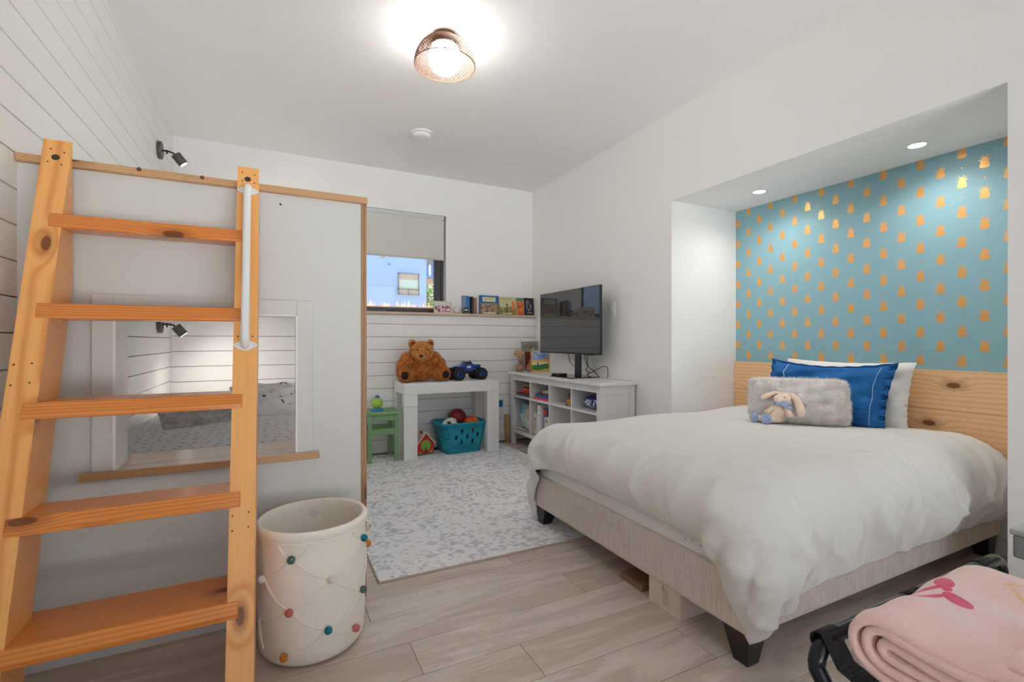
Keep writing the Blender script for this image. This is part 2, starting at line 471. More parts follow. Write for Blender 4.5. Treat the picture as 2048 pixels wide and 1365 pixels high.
# room behind the camera, with an unseen glass door added to let daylight in
wf = MB(); DX0, DX1, DZ = -.45, 2.45, 2.3
wf.box(LX-.1, DX0, FY-.12, FY, 0, CZ).box(DX1, RX+.1, FY-.12, FY, 0, CZ).box(DX0, DX1, FY-.12, FY, DZ, CZ)
struct(wf.build('wall_front', paint), 'white wall behind the camera with an added wide glass door', 'wall')
dr = MB(); t_ = .05
dr.box(DX0, DX0+t_, FY-.09, FY-.03, 0, DZ).box(DX1-t_, DX1, FY-.09, FY-.03, 0, DZ).box(DX0, DX1, FY-.09, FY-.03, DZ-t_, DZ).box(DX0, DX1, FY-.09, FY-.03, 0, t_).box(.975, 1.025, FY-.09, FY-.03, 0, DZ)
dr = dr.build('door_added', blackm); struct(dr, 'unseen black framed glass door added behind the camera for daylight', 'door')
for a, b in ((DX0+t_, .975), (1.025, DX1-t_)): MB().box(a, b, FY-.064, FY-.06, t_, DZ-t_).build('pane', paneg, dr)

# rear window
darkfr = plain('window_frame_dark', S(70, 70, 74), .4, metal=.2)
FYW = 4.66
wn = MB().box(WX0, WX1-.005, FYW, FYW+.06, WZ0, WZ0+.05).box(WX0, WX1-.005, FYW, FYW+.06, WZ1-.05, WZ1).box(WX0, WX0+.05, FYW, FYW+.06, WZ0, WZ1).box(WX1-.095, WX1-.005, FYW, FYW+.06, WZ0, WZ1)
wn = wn.build('window_1', darkfr, bevel=.004); struct(wn, 'dark framed window in the back wall, half covered by a blind', 'window')
MB().box(WX0+.05, WX1-.095, FYW+.028, FYW+.032, WZ0+.05, WZ1-.05).build('pane', paneg, wn)
MB().box(WX1-.094, WX1-.088, FYW-.004, FYW, WZ0+.05, WZ1-.05).box(WX1-.035, WX1-.03, FYW-.004, FYW, WZ0, WZ1).build('gasket', blackp, wn)
hm = MB().box(.88, .97, FYW-.012, FYW, WZ0+.012, WZ0+.03); hm.tube([(.90, FYW-.02, WZ0+.035), (.93, FYW-.03, WZ0+.028), (1.0, FYW-.03, WZ0+.03)], .006, 6)
hm.build('crank_handle', plain('crank_grey', S(96, 98, 102), .35, metal=.6), wn, smooth=True)
# white reveal lining
struct(MB().box(WX1-.004, WX1, UY, FYW, WZ0, WZ1).box(WX0, WX1, UY, FYW, WZ1-.004, WZ1).build('trim_2', whitep), 'white lining inside the window recess', 'window trim')

bl = thing('roller_blind', 'pale grey roller blind half lowered over the window', 'blind', (.92, UY+.03, WZ1-.005))
def m_blind():
    t = NT('blind_fabric'); t.done(S(214, 214, 208), .9); t.b.inputs['Transmission Weight'].default_value = 0
    tl = t.node('ShaderNodeBsdfTranslucent'); tl.inputs[0].default_value = S(214, 214, 206)
    mx = t.node('ShaderNodeMixShader'); mx.inputs[0].default_value = .12
    t.link(t.b.outputs[0], mx.inputs[1]); t.link(tl.outputs[0], mx.inputs[2]); t.link(mx.outputs[0], t.out.inputs[0]); return t.m
bw = .607
MB().box(-bw, bw, -.001, .001, -.43, -.03).build('fabric', m_blind(), bl)
MB().cyl((-bw, .005, -.022), (bw, .005, -.022), .017, n=16).build('roller', col('blind_roller', 210, 214, 214, .5), bl, smooth=True)
MB().box(-bw, bw, -.018, .022, -.012, -.002).build('head_rail', whitep, bl, bevel=.002)
MB().box(-bw, bw, -.006, .006, -.443, -.425).build('bottom_bar', col('blind_bar', 196, 190, 184, .5), bl, bevel=.003)
MB().cyl((.0, -.004, -.452), (.0, .004, -.452), .018, n=16).build('pull_tab', col('pull_tab', 230, 228, 224, .3), bl, smooth=True)
for sx in (-1, 1): MB().box(sx*bw-.004, sx*bw+.004, -.018, .025, -.045, -.002).build('bracket', col('bracket_grey', 150, 152, 154, .4), bl, bevel=.001)

# ================================================================= OUTSIDE THE WINDOW
gm = plain('dry_ground', S(128, 92, 66), .95, var=.2)
struct(MB().box(-12, 14, 4.85, 26, .9, 1.40).build('ground_garden', gm), 'raised dry earth bank outside the back window', 'ground')
struct(MB().box(-12, 14, -14, FY-.13, -.3, -.05).build('ground_added_terrace', plain('added_terrace_paving', S(190, 188, 184), .9, var=.08)), 'unseen pale terrace added outside the glass door to bounce sunlight in', 'ground')  # added unseen paving that throws sunlight up to the ceiling
hb = thing('neighbour_house', 'rendered neighbouring house wall through the window, blue of its shade painted in', 'building', (0, 8, 1.40))
MB().box(-4, 2.34, 0, 3, -.02, 2.6).build('wall', plain('shade_blue_render', S(132, 174, 220), .85, var=.03), hb)  # blue tint of sky-lit shade is put into the wall colour
wf_ = MB(); X0, X1, Z0, Z1 = 1.852, 2.21, .433, .795
wf_.box(X0, X1, -.03, 0, Z0, Z0+.015).box(X0, X1, -.03, 0, Z1-.015, Z1).box(X0, X0+.015, -.03, 0, Z0, Z1).box(X1-.015, X1, -.03, 0, Z0, Z1).box(X0, X1, -.03, 0, Z0+.085, Z0+.105).box(2.02, 2.035, -.03, 0, Z0, Z0+.09)
wf_ = wf_.build('window', col('house_window_frame', 120, 130, 140, .5), hb)
MB().box(X0+.015, X1-.015, -.012, -.002, Z0+.105, Z0+.25).build('pane', col('pane_pale_green', 160, 196, 196, .15), wf_)
MB().box(X0+.015, X1-.015, -.012, -.002, Z0+.25, Z1-.015).build('pane', col('pane_grey', 150, 162, 162, .15), wf_)
MB().box(X0+.015, 2.02, -.012, -.002, Z0+.015, Z0+.085).build('pane', col('pane_grey', 150, 162, 162, .15), wf_)
MB().box(2.035, X1-.015, -.012, -.002, Z0+.015, Z0+.085).build('pane', col('pane_grey', 150, 162, 162, .15), wf_)
MB().sphere((1.70, -.01, .93), (.02, .02, .012)).build('vent', col('house_window_frame', 120, 130, 140, .5), hb, smooth=True)
MB().box(-4.2, 2.40, -.15, 3.2, 2.6, 2.75).build('roof', col('house_roof', 110, 116, 124, .8), hb)
h2 = thing('distant_house', 'small far blue house with brown roof beside the neighbour wall', 'building', (4.45, 14, 1.4))
MB().box(-.9, 1.4, 0, 2, .0, 1.55).build('wall', col('far_house_wall', 164, 140, 122, .9), h2)
MB().box(-.95, 1.5, -.1, 2, 1.55, 1.62).box(-.9, 1.4, -.04, 2, 1.62, 1.95).build('upper_storey', col('far_house_blue', 96, 134, 184, .8), h2)
MB().box(-.3, -.24, -.08, -.04, 1.55, 1.95).build('downpipe', whitep, h2)
MB().prism([(-1.1, 1.95), (1.6, 1.95), (.3, 2.25)], 'Y', -.2, 2.2).build('roof', col('house_roof', 110, 116, 124, .8), h2)
tr = thing('garden_tree', 'small leafy green tree beside the far house', 'tree', (3.62, 12, 1.4))
MB().tube([(0, 0, 0), (.03, 0, .4), (0, .02, .8)], [.035, .03, .02], 8).build('trunk', col('bark', 110, 84, 64, .9), tr, smooth=True)
pp = rng.normal(0, 1, (1400, 3)); pp /= np.linalg.norm(pp, axis=1)[:, None]; rad = rng.uniform(.4, 1, (1400, 1))
blades('foliage', pp*rad*np.array([.32, .32, .36])+np.array([0, 0, .78]), pp, .06, .022, col('leaf_green', 108, 130, 78, .8), tr, 0, 3, .8)
for i, (gx, gy) in enumerate([(.95, 5.5), (1.15, 5.6), (1.32, 5.45), (1.5, 5.7), (1.62, 5.5), (1.02, 5.9)]):
    g = thing('dry_grass_tuft', 'dry straw-coloured grass tuft on the earth bank', 'grass', (gx, gy, 1.40), group='dry grass tufts outside the window')
    n = 46; q = np.zeros((n, 3)); q[:, :2] = rng.normal(0, .035, (n, 2)); up = np.tile([0, 0, 1.], (n, 1))
    blades('blades', q, up, .11, .0035, col('straw', 206, 170, 130, .9), g, -.3, 20+i, .3)

# ================================================================= BUILT-IN BUNK
bk = thing('built_in_bunk', 'white panelled built-in bunk with wooden cap and square opening', 'bunk bed', (0, PAN, 0))
OX0, OX1, OZ0, OZ1 = -.479, .076, .62, 1.148
fp = MB(); th = .05; px1 = BRX-.022
fp.box(LX, OX0, 0, th, 0, 1.61).box(OX1, px1, 0, th, 0, 1.61).box(OX0, OX1, 0, th, OZ1, 1.61).box(OX0, OX1, 0, th, 0, OZ0-.02)
fp.build('front_panel', panelw, bk)
MB().box(LX, BRX+.002, -.02, .075, 1.61, 1.636).build('cap_rail', trimw, bk, bevel=.004)
MB().box(px1, BRX, -.004, .06, 0, 1.61).build('end_trim', trimz, bk, bevel=.002)
ca = MB(); cw = .058
ca.box(OX0-cw, OX0, -.014, 0, .62, OZ1+cw).build('casing', panelw, bk, bevel=.002)
MB().box(OX1, OX1+cw, -.014, 0, .62, OZ1+cw).build('casing', panelw, bk, bevel=.002)
MB().box(OX0, OX1, -.014, 0, OZ1, OZ1+cw).build('casing', panelw, bk, bevel=.002)
MB().box(OX0-.002, OX0+.006, -.016, .13, .62, OZ1).box(OX1-.004, OX1+.002, -.016, .052, .62, OZ1).box(OX0+.006, OX1-.004, -.016, .052, OZ1-.004, OZ1+.002).build('reveal_lining', whitep, bk)
MB().box(OX0-.08, OX1+.078, -.032, .24, .598, .62).build('sill', sillw, bk, bevel=.003)
MB().box(OX0-.082, OX1+.08, -.037, -.031, .596, .621).build('sill_nosing', trimw, bk, bevel=.002)
MB().box(LX, BRX-.031, .05, 2.47, .46, .50).build('lower_platform', sillw, bk)
MB().box(LX, BRX-.031, .05, 2.47, 1.20, 1.24).build('upper_platform', whitep, bk)
MB().box(BRX-.03, BRX, .06, 2.46, 1.16, 1.61).build('side_rail', panelw, bk)
MB().box(BRX-.03, BRX, .06, 2.46, 0, .50).build('side_panel', panelw, bk)
sc = MB()
for (a, b) in ((.02, 1.572),): sc.cyl((a, -.0006, b), (a, .002, b), .004, n=10)
sc.build('screw_hole', blackp, bk)
for a in (-.41, -.23): MB().cyl((a, -.0206, 1.63), (a, -.018, 1.63), .007, n=12).build('knot', col('knot_brown', 90, 52, 26, .6), bk)

# nook bedding
nm = MB()
A = []
for i in range(29):
    r_ = []
    for j in range(41):
        u, v = i/28*2-1, j/40*2-1
        x = -.20+.505*math.copysign(abs(u)**.9, u); y_ = 3.36+1.10*math.copysign(abs(v)**.9, v)
        e = (1-abs(u)**6)*(1-abs(v)**8); zz = .50+.115*max(e, 0)**.35+.012*math.sin(3*x+5*y_)*e
        r_.append((x, y_, zz))
    A.append(r_)
nm.grid(A)
o = nm.build('bunk_mattress', sheetm, None, smooth=True, angle=80); o.modifiers.new('s', 'SOLIDIFY').thickness = .004
tag(o, 'lower bunk mattress with white sheet printed with tiny coloured flecks', 'mattress')

def pillow(name, w, h, T, mat, parent=None, n=44, pinch=.10, seed=0, flange=0, lump=.012, pw=.42, sag=.0, rc=0.0):
    """pillow standing in local XZ: width along X, height along Z, thickness along Y"""
    r = np.random.default_rng(seed); ph = r.uniform(0, 6, 8)
    u = np.linspace(-1, 1, n); U, V = np.meshgrid(u, u, indexing='ij')
    inner = 1-flange
    uu = np.clip(np.abs(U)/inner, 0, 1); vv = np.clip(np.abs(V)/inner, 0, 1)
    t = (np.clip(1-uu**2.2, 0, 1)*np.clip(1-vv**2.2, 0, 1))**pw*T/2+.002
    x = U*w/2*(1-pinch*(1-V*V)*0-pinch*.6*(1-np.abs(V)**2)*np.abs(U)**3)
    z = V*h/2*(1-pinch*(1-np.abs(U)**2)*np.abs(V)**3)-sag*(1-U*U)*(V > 0)*V
    if rc: x = x*(1-rc*V**4); z = z*(1-rc*2*U**8)
    nz = lump*(np.sin(5*U+ph[0])*np.sin(4*V+ph[1])+.6*np.sin(9*U+7*V+ph[2])+.5*np.sin(13*V-6*U+ph[3]))*(t/(T/2))
    if flange:
        wob = .006*np.sin(U*26+ph[4])+.006*np.sin(V*22+ph[5]); edge = ((uu >= 1) | (vv >= 1))
        nz = nz+np.where(edge, wob, 0)
    F = np.stack([x, -t+nz, z], -1); B = np.stack([x, t+nz*.6, z], -1)
    m = MB(); m.grid(F); m.grid(B[:, ::-1])
    o = m.build(name, mat, parent, smooth=True, angle=80)
    wd = o.modifiers.new('weld', 'WELD'); wd.merge_threshold = .0005
    return o, F
def fur_points(F, n, seed):
    r = np.random.default_rng(seed); a, b = F.shape[:2]
    i = r.uniform(0, a-1.001, n); j = r.uniform(0, b-1.001, n); I = i.astype(int); J = j.astype(int); fi = (i-I)[:, None]; fj = (j-J)[:, None]
    P = F[I, J]*(1-fi)*(1-fj)+F[I+1, J]*fi*(1-fj)+F[I, J+1]*(1-fi)*fj+F[I+1, J+1]*fi*fj
    N = np.cross(F[I+1, J]-F[I, J], F[I, J+1]-F[I, J]); N /= np.linalg.norm(N, axis=1)[:, None]+1e-9
    N = np.where(N[:, 1:2] > 0, -N, N); return P, N
p1 = thing('bunk_cushion', 'grey marbled fluffy cushion lying on the lower bunk mattress', 'cushion', (-.33, 2.98, .665), (-.95, 0, .42))
_, F = pillow('cover', .42, .22, .12, furgrey2, p1, seed=4)
P, N = fur_points(F, 5000, 5); blades('fur', P, N, .016, .0016, furgrey2, p1, .2, 6)
p2 = thing('bunk_pillow', 'white pillow with tiny animal print on the lower bunk', 'pillow', (-.03, 3.22, .685), (-.95, 0, .15))
pillow('cover', .40, .30, .14, sheetm, p2, seed=8, pinch=.12)

# ================================================================= WALL LAMPS
def wall_lamp(label, z0, power):
    t = thing('wall_lamp', label, 'lamp', (LX, 4.03, z0), group='swivel reading lamps on the left shiplap wall')
    lm = plain('lamp_bronze', S(92, 88, 82), .4, metal=.6) if 'lamp_bronze' not in bpy.data.materials else bpy.data.materials['lamp_bronze']
    MB().lathe([(0, 0), (.058, 0), (.06, .003), (.06, .020), (.057, .024), (0, .024)], 36, axis='X').build('backplate', lm, t, smooth=True)
    m = MB().tube([(.02, 0, 0), (.05, 0, .002), (.085, .01, -.004), (.10, .012, -.016)], .006, 10); m.sphere((.05, 0, 0), .009, 12, 8); m.cyl((.05, 0, -.004), (.05, 0, -.02), .005, n=10)
    m.build('arm', blackm, t, smooth=True)
    R = Matrix.Rotation(math.radians(38), 4, 'Y') 
    d = Vector((.62, .12, -.78)).normalized(); c0 = Vector((.098, .012, -.012)); c1 = c0+d*.075
    MB().tube([c0-d*.004, c0, c1], [.012, .031, .031], 28).build('head', lm, t, smooth=True)
    em = bpy.data.materials.get('bulb_glow') or emis('bulb_glow', (1, .9, .78, 1), 12)
    MB().cyl(c1+d*.0005, c1+d*.0015, .024, n=24).build('bulb', em, t)
    l = bpy.data.lights.new('lamp_light', 'SPOT'); l.energy = power; l.spot_size = 3.0; l.spot_blend = 1.0; l.color = (1, .94, .90); l.shadow_soft_size = .03
    lo = bpy.data.objects.new('lamp_light', l); COL.objects.link(lo); lo.parent = t; lo.location = c1+d*.01; lo.rotation_euler = d.to_track_quat('-Z', 'Y').to_euler()
    return t
wall_lamp('bronze swivel wall lamp above the upper bunk, near the ceiling', 2.37, 14)
wall_lamp('bronze swivel wall lamp inside the lower bunk nook', 1.165, 11)

# ================================================================= LADDER
la = thing('bunk_ladder', 'orange pine ladder leaning against the white bunk panel', 'ladder', (0, 0, 0))
fy = lambda z: 1.468+.3136*z
def stringer(x0, x1):
    ztop = 1.688; zb = (PAN-.022-.145-1.468)/.3136
    poly = [(fy(0), 0), (fy(0)+.145, 0), (fy(zb)+.145, zb), (PAN-.022, ztop), (fy(ztop), ztop)]
    return MB().prism(poly, 'X', x0, x1).build('stringer', ladw, la, bevel=.004)
sL = stringer(-.650, -.581); sR = stringer(-.121, -.052)
for zt in (1.44, 1.16, .882, .597, .309):
    zb = zt-.046; y0 = fy(zt)-.002
    back = min(fy(zb)+.135, PAN-.028)
    if zt < .4: back = fy(zb)+.20
    poly = [(fy(zb)-.0, zb), (back, zb), (back, zt), (y0, zt), (fy(zb+.014)-.004, zb+.014)]
    MB().prism(poly, 'X', -.612, -.092).build('tread', treadw, la, bevel=.003)
def onl(z, off): return (0, fy(z)-off, z)
ang = math.atan(.3136)
hb_ = MB().tube([onl(1.607, .006), onl(1.600, .028), onl(1.585, .042), onl(1.56, .046), onl(1.08, .046), onl(1.055, .042), onl(1.04, .028), onl(1.035, .006)], .0125, 16).build('grab_bar', whitep, la, smooth=True)
hb_.location = (-.086, 0, 0); hb_['label'] = 'white tubular grab bar on the right ladder rail'
for zc in (1.592, 1.035):
    m = MB().prism([(math.cos(2*pi*i/28)*(.018+.017*abs(math.cos(2*pi*i/28))**3), .019*math.sin(2*pi*i/28)) for i in range(28)], 'Y', -.005, 0)
    f = m.build('flange', whitep, hb_, bevel=.0015); f.location = (0, fy(zc), zc); f.rotation_euler = (-ang, 0, 0)
    for sx in (-.025, .025):
        s_ = MB().cyl((sx, -.0065, 0), (sx, -.004, 0), .0045, n=12).build('screw', col('screw_white', 220, 220, 218, .3), hb_)
        s_.location = (0, fy(zc), zc); s_.rotation_euler = (-ang, 0, 0)
# bolts and screw marks on the stringers
dk = col('bolt_dark', 70, 58, 48, .5, metal=.4)
for s_, x0, zz in ((sL, -.616, 1.628), (sR, -.088, 1.640)):
    b = MB().lathe([(0, -.0015), (.009, -.0015), (.0105, 0), (.0105, .002)], 20, axis='Y').build('bolt', dk, la, smooth=True); b.location = (x0, fy(zz), zz); b.rotation_euler = (-ang, 0, 0)
for x0, zz in [(-.63, 1.655), (-.597, 1.648), (-.633, 1.61), (-.6, 1.605), (-.64, .985), (-.603, .988), (-.64, .93), (-.603, .935), (-.105, 1.665), (-.066, 1.66), (-.105, 1.632), (-.066, 1.628), (-.112, .53), (-.07, .535), (-.112, .49), (-.07, .495), (-.108, 1.065), (-.066, 1.065)]:
    b = MB().cyl((0, -.0008, 0), (0, .001, 0), .0026, n=8).build('nail', dk, la); b.location = (x0, fy(zz), zz); b.rotation_euler = (-ang, 0, 0)

# ================================================================= POM-POM BASKET
bs = thing('storage_basket', 'tall cream knitted basket with coloured pom-poms by the ladder', 'basket', (.122, 1.815, 0))
R0 = .176
prof = [(0, .004), (.13, .004), (.155, .006), (.168, .022), (.173, .06), (.176, .2), (.177, .36), (.176, .405), (.178, .412), (.182, .420), (.182, .432), (.176, .440), (.168, .440), (.164, .434), (.164, .41), (.166, .36), (.164, .06), (.15, .02), (0, .018)]
MB().lathe(prof, 64).build('body', basketm, bs, smooth=True, angle=60)
MB().lathe([(R0+.003*math.cos(a), .405+.003*math.sin(a)) for a in np.linspace(0, 2*pi, 9)[:-1]], 64, closed=True).build('rim_seam', basketm, bs, smooth=True)
def on(th, z): return Vector((math.cos(math.radians(th))*(R0+.002), math.sin(math.radians(th))*(R0+.002), z))
def cord(a, b):
    n = 14; pts = []
    for i in range(n+1):
        s_ = i/n; p = on(a[0]+(b[0]-a[0])*s_, a[1]+(b[1]-a[1])*s_-.012*math.sin(pi*s_)); 
        if p.z < .05: p.x *= (1-.35*(.05-p.z)); p.y *= (1-.35*(.05-p.z))
        pts.append(p)
    MB().tube(pts, .0028, 6).build('cord', basketm, bs, smooth=True)
cord_pts = {'g1': (-114, .362), 'w1': (-77, .28), 'g2': (-35, .188), 'p1': (-116, .196), 't1': (-80, .12), 'p2': (-48, .078), 'o1': (-121, .055), 't2': (-33, .364), 'w2': (-149, .288), 'a': (-129, .402), 'b': (-97, .402), 'c': (-50, .402), 'd': (-15, .402), 'e': (-160, .15), 'f': (-150, .06), 'o2': (0, .30)}
for a, b in [('a','g1'),('g1','w1'),('w1','g2'),('b','g1'),('w2','p1'),('p1','t1'),('t1','p2'),('t2','w1'),('w1','p1'),('p1','e'),('g2','t1'),('t1','o1'),('g1','w2'),('c','t2'),('t2','o2'),('e','f'),('o2','g2')]: cord(cord_pts[a], cord_pts[b])
pom = {'g': S(92, 116, 112), 'w': S(238, 230, 222), 'p': S(214, 112, 106), 't': S(36, 122, 140), 'o': S(206, 128, 40)}
for key, (th, z) in cord_pts.items():
    if key in ('g1','w1','g2','p1','t1','p2','o1','t2','w2','o2'):
        mname = 'pom_'+key[0]; mm = bpy.data.materials.get(mname) or plain(mname, pom[key[0]], .95, bump=.8, bscale=300)
        p = on(th, z)*1.0; p.x *= 1.05; p.y *= 1.05
        MB().sphere(p, .0125, 14, 10).build('pom_pom', mm, bs, smooth=True)
hp = []
for i in range(17):
    a = pi*i/16; th = 8; r = R0+.004+.030*math.sin(a); z = .385-.06*i/16
    hp.append(Vector((math.cos(math.radians(th))*r, math.sin(math.radians(th))*r, z)))
m = MB()
for sgn in (0,):
    V = []
    for p in hp: V.append([(p.x+.012*math.sin(math.radians(8)), p.y-.012, p.z), (p.x, p.y+.012, p.z)])
    m.grid(V)
o = m.build('handle', basketm, bs, smooth=True); o.modifiers.new('s', 'SOLIDIFY').thickness = .004
tg = MB().box(-.015, .015, -.001, .001, -.03, .0).build('care_tag', col('tag_white', 236, 234, 230, .6), bs, bevel=.0005)
tg.location = (.02, .158, .40); tg.rotation_euler = (.25, .5, 0)

# ================================================================= RUG
rg = thing('area_rug', 'pale grey leopard-print rug with thin bound edge', 'rug', (.40, 2.09, 0))
MB().box(.006, 1.674, .006, 2.33, .001, .009).build('pile', rugm, rg, bevel=.003)
bd = col('rug_binding', 196, 180, 164, .8)
MB().box(0, 1.68, 0, .007, 0, .010).build('binding', bd, rg, bevel=.002); MB().box(0, .007, .007, 2.336, 0, .010).build('binding', bd, rg, bevel=.002)
MB().box(1.673, 1.68, .007, 2.336, 0, .010).build('binding', bd, rg, bevel=.002); MB().box(.007, 1.673, 2.329, 2.336, 0, .010).build('binding', bd, rg, bevel=.002)
RZ = .010

# ================================================================= WHITE TABLE, STOOL AND TOYS
tb = thing('play_table', 'white square-legged table against the shiplap wall', 'table', (1.0, 4.09, RZ))
TW, TD, TH = .902, .375, .672
MB().box(0, TW, 0, TD, TH-.1, TH).build('top', whitep, tb, bevel=.004)
for x in (0, TW-.118):
    for y in (0, TD-.075):
        lg_ = MB().box(x+.0, x+.118, y, y+.075, .47, TH-.1).build('upper_leg', whitep, tb)
        MB().box(x, x+.118, y, y+.075, 0, .468).build('leg', whitep, tb, bevel=.003)
TZ = RZ+TH

gs = thing('green_stool', 'small sage green wooden stool beside the white table', 'stool', (.715, 4.135, RZ))
green = plain('sage_paint', S(126, 166, 116), .5, var=.05)
MB().box(-.03, .262, -.012, .285, .405, .432).build('seat', green, gs, bevel=.008, seg=3)
for x in (-.01, .215):
    for y in (0, .245): MB().box(x, x+.034, y, y+.034, 0, .405).build('leg', green, gs, bevel=.003)
for y in (.004, .25): MB().box(.0, .24, y, y+.022, .355, .405).build('apron', green, gs, bevel=.002)
for x in (-.005, .22): MB().box(x, x+.022, .02, .27, .355, .405).build('apron', green, gs, bevel=.002)
for y in (.006, .25): MB().box(.0, .24, y, y+.022, .235, .285).build('stretcher', green, gs, bevel=.002)
ty = thing('green_toy', 'small round green toy with blue knob on a blue base', 'toy', (.80, 4.24, RZ+.432))  # plain faceless stand-in for a one-eyed toy figure
blu = col('toy_blue', 40, 128, 190, .35)
MB().lathe([(0, 0), (.056, 0), (.058, .008), (.05, .018), (.02, .024), (0, .024)], 28).build('base', blu, ty, smooth=True)
MB().lathe([(0, .022), (.025, .024), (.046, .046), (.050, .068), (.040, .095), (.022, .113), (0, .118)], 28).build('body', col('toy_green', 160, 196, 70, .4), ty, smooth=True)
MB().lathe([(0, .114), (.022, .114), (.024, .122), (.012, .134), (0, .136)], 20).build('knob', blu, ty, smooth=True)

# teddy bear
be = thing('teddy_bear', 'large brown fluffy teddy bear sitting on the white table', 'teddy bear', (1.198, 4.285, TZ+.003)); be.scale = (.95, .95, 1)
parts = [((0, .0, .135), (.125, .105, .138)), ((0, -.02, .09), (.13, .10, .09)),
         ((-.135, -.02, .19), (.062, .06, .075)), ((-.185, -.045, .135), (.052, .06, .075)), ((-.2, -.07, .09), (.045, .055, .06)),
         ((.135, -.02, .19), (.062, .06, .075)), ((.185, -.04, .14), (.052, .06, .07)), ((.185, -.09, .125), (.045, .045, .04)),
         ((-.15, -.09, .062), (.07, .09, .06)), ((-.185, -.135, .066), (.062, .05, .066)),
         ((.15, -.09, .06), (.07, .09, .058)), ((.19, -.135, .066), (.064, .05, .066))]
head = [((0, -.045, .275), (.112, .095, .085)), ((-.005, -.07, .245), (.095, .08, .06)), ((-.03, -.13, .218), (.056, .052, .044)), ((-.085, -.02, .342), (.036, .022, .036)), ((.09, -.02, .342), (.036, .022, .036))]
def blob(name, els, mat, parent, vox=.009):
    m = MB()
    for c, r in els: m.sphere(c, r, 24, 16)
    o = m.build(name, mat, parent, smooth=True, angle=180)
    rm = o.modifiers.new('r', 'REMESH'); rm.mode = 'VOXEL'; rm.voxel_size = vox; rm.use_smooth_shade = True
    sm = o.modifiers.new('s', 'SMOOTH'); sm.factor = .5; sm.iterations = 4
    return o
def blob_points(els, n, seed, others=()):
    r = np.random.default_rng(seed); P = []; N = []
    ar = np.array([e[1][0]*e[1][1]+e[1][1]*e[1][2]+e[1][0]*e[1][2] for e in els]); cnt = (ar/ar.sum()*n*1.6).astype(int)
    alls = list(els)+list(others)
    for k, (c, rr) in enumerate(els):
        d = r.normal(0, 1, (cnt[k], 3)); d /= np.linalg.norm(d, axis=1)[:, None]; p = np.array(c)+d*np.array(rr); nn = d/np.array(rr); nn /= np.linalg.norm(nn, axis=1)[:, None]
        ok = np.ones(len(p), bool)
        for j, (c2, r2) in enumerate(alls):
            if j != k: ok &= (((p-np.array(c2))/np.array(r2))**2).sum(1) > 1.0
        P.append(p[ok]); N.append(nn[ok])
    return np.concatenate(P), np.concatenate(N)
body = blob('body', parts, furbear, be); hd = blob('head', head, furbear2, be)
P, N = blob_points(parts, 11000, 3, head); keep = P[:, 2] > .004; blades('body_fur', P[keep], N[keep], .017, .0016, furbear, be, .45, 4, .35)
P, N = blob_points(head, 7000, 5); blades('head_fur', P, N, .013, .0014, furbear2, be, .3, 6, .35)
dkp = col('bear_dark', 30, 20, 18, .5)
MB().sphere((-.04, -.178, .232), (.017, .012, .012)).build('nose', dkp, be, smooth=True)
for ex in (-.062, .042): MB().sphere((ex, -.136, .285), .007, 12, 8).build('eye', dkp, be, smooth=True)
for fx, fz in ((-.195, .064), (.195, .062)): MB().sphere((fx, -.178, fz), (.034, .016, .036)).build('paw_pad', col('bear_pad', 34, 26, 24, .9), be, smooth=True)
for ex in (-.085, .09): MB().sphere((ex, -.042, .34), (.022, .007, .022)).build('inner_ear', col('bear_ear', 128, 62, 24, .9), be, smooth=True)

# toy truck
tk = thing('toy_truck', 'blue toy monster truck with big black wheels on the white table', 'toy truck', (1.645, 4.27, TZ), (0, 0, .10))
tyre = plain('tyre', S(36, 36, 40), .8, bump=.6, bscale=200); rim = col('rim_blue', 48, 84, 150, .35, metal=.3); tblue = col('truck_blue', 26, 66, 160, .3)
for wx in (-.118, .118):
    for wy in (-.075, .075):
        w_ = MB().lathe([(.028, -.028), (.046, -.030), (.054, -.022), (.056, -.012), (.056, .012), (.054, .022), (.046, .030), (.028, .028)], 28, (wx, wy, .056), 'Y', closed=True).build('wheel', tyre, tk, smooth=True, angle=30)
        for i in range(16):
            a = 2*pi*i/16; mth = MB().box(-.004, .004, -.028, .028, .054, .059)
            lug = mth.build('tread_lug', tyre, w_); lug.location = (wx, wy, .056); lug.rotation_euler = (0, a, 0)
        s_ = 1 if wy > 0 else -1
        r_ = MB().lathe([(0, s_*.012), (.008, s_*.030), (.012, s_*.018), (.022, s_*.014), (.026, s_*.027), (.031, s_*.027)], 24, (wx, wy, .056), 'Y').build('rim', rim, w_, smooth=True, angle=30)
tbm = MB().prism([(-.125, .128), (-.12, .112), (-.055, .110), (-.045, .085), (.055, .085), (.065, .112), (.125, .115), (.13, .14), (.06, .143), (.045, .15), (-.045, .15), (-.06, .138)], 'Y', -.045, .045)
tbm.build('bodywork', tblue, tk, bevel=.004)
MB().taper((-.042, .046, -.04, .04), (-.028, .03, -.032, .032), .15, .172).build('cab', col('truck_glass', 20, 34, 54, .15), tk, bevel=.003)
MB().box(-.05, .06, -.035, .035, .058, .086).build('chassis', blackp, tk, bevel=.003)
MB().tube([(.03, 0, .17), (.034, 0, .186)], .004, 8).build('exhaust', blackp, tk)
MB().box(-.02, .022, -.0465, -.045, .112, .132).build('decal', col('decal_white', 226, 230, 236, .4), tk)
for wx in (-1, 1):
    for wy in (-.03, .03):
        MB().tube([(wx*.05, wy, .075), (wx*.112, wy*1.5, .056)], .006, 8).build('axle_arm', blackp, tk, smooth=True)
        MB().tube([(wx*.055, wy*1.1, .12), (wx*.10, wy*1.5, .066)], .007, 10).build('shock', col('shock_grey', 160, 160, 168, .3, metal=.7), tk, smooth=True)
    MB().box(min(wx*.118, wx*.128), max(wx*.118, wx*.128), -.03, .03, .104, .116).build('bumper', blackp, tk, bevel=.002)

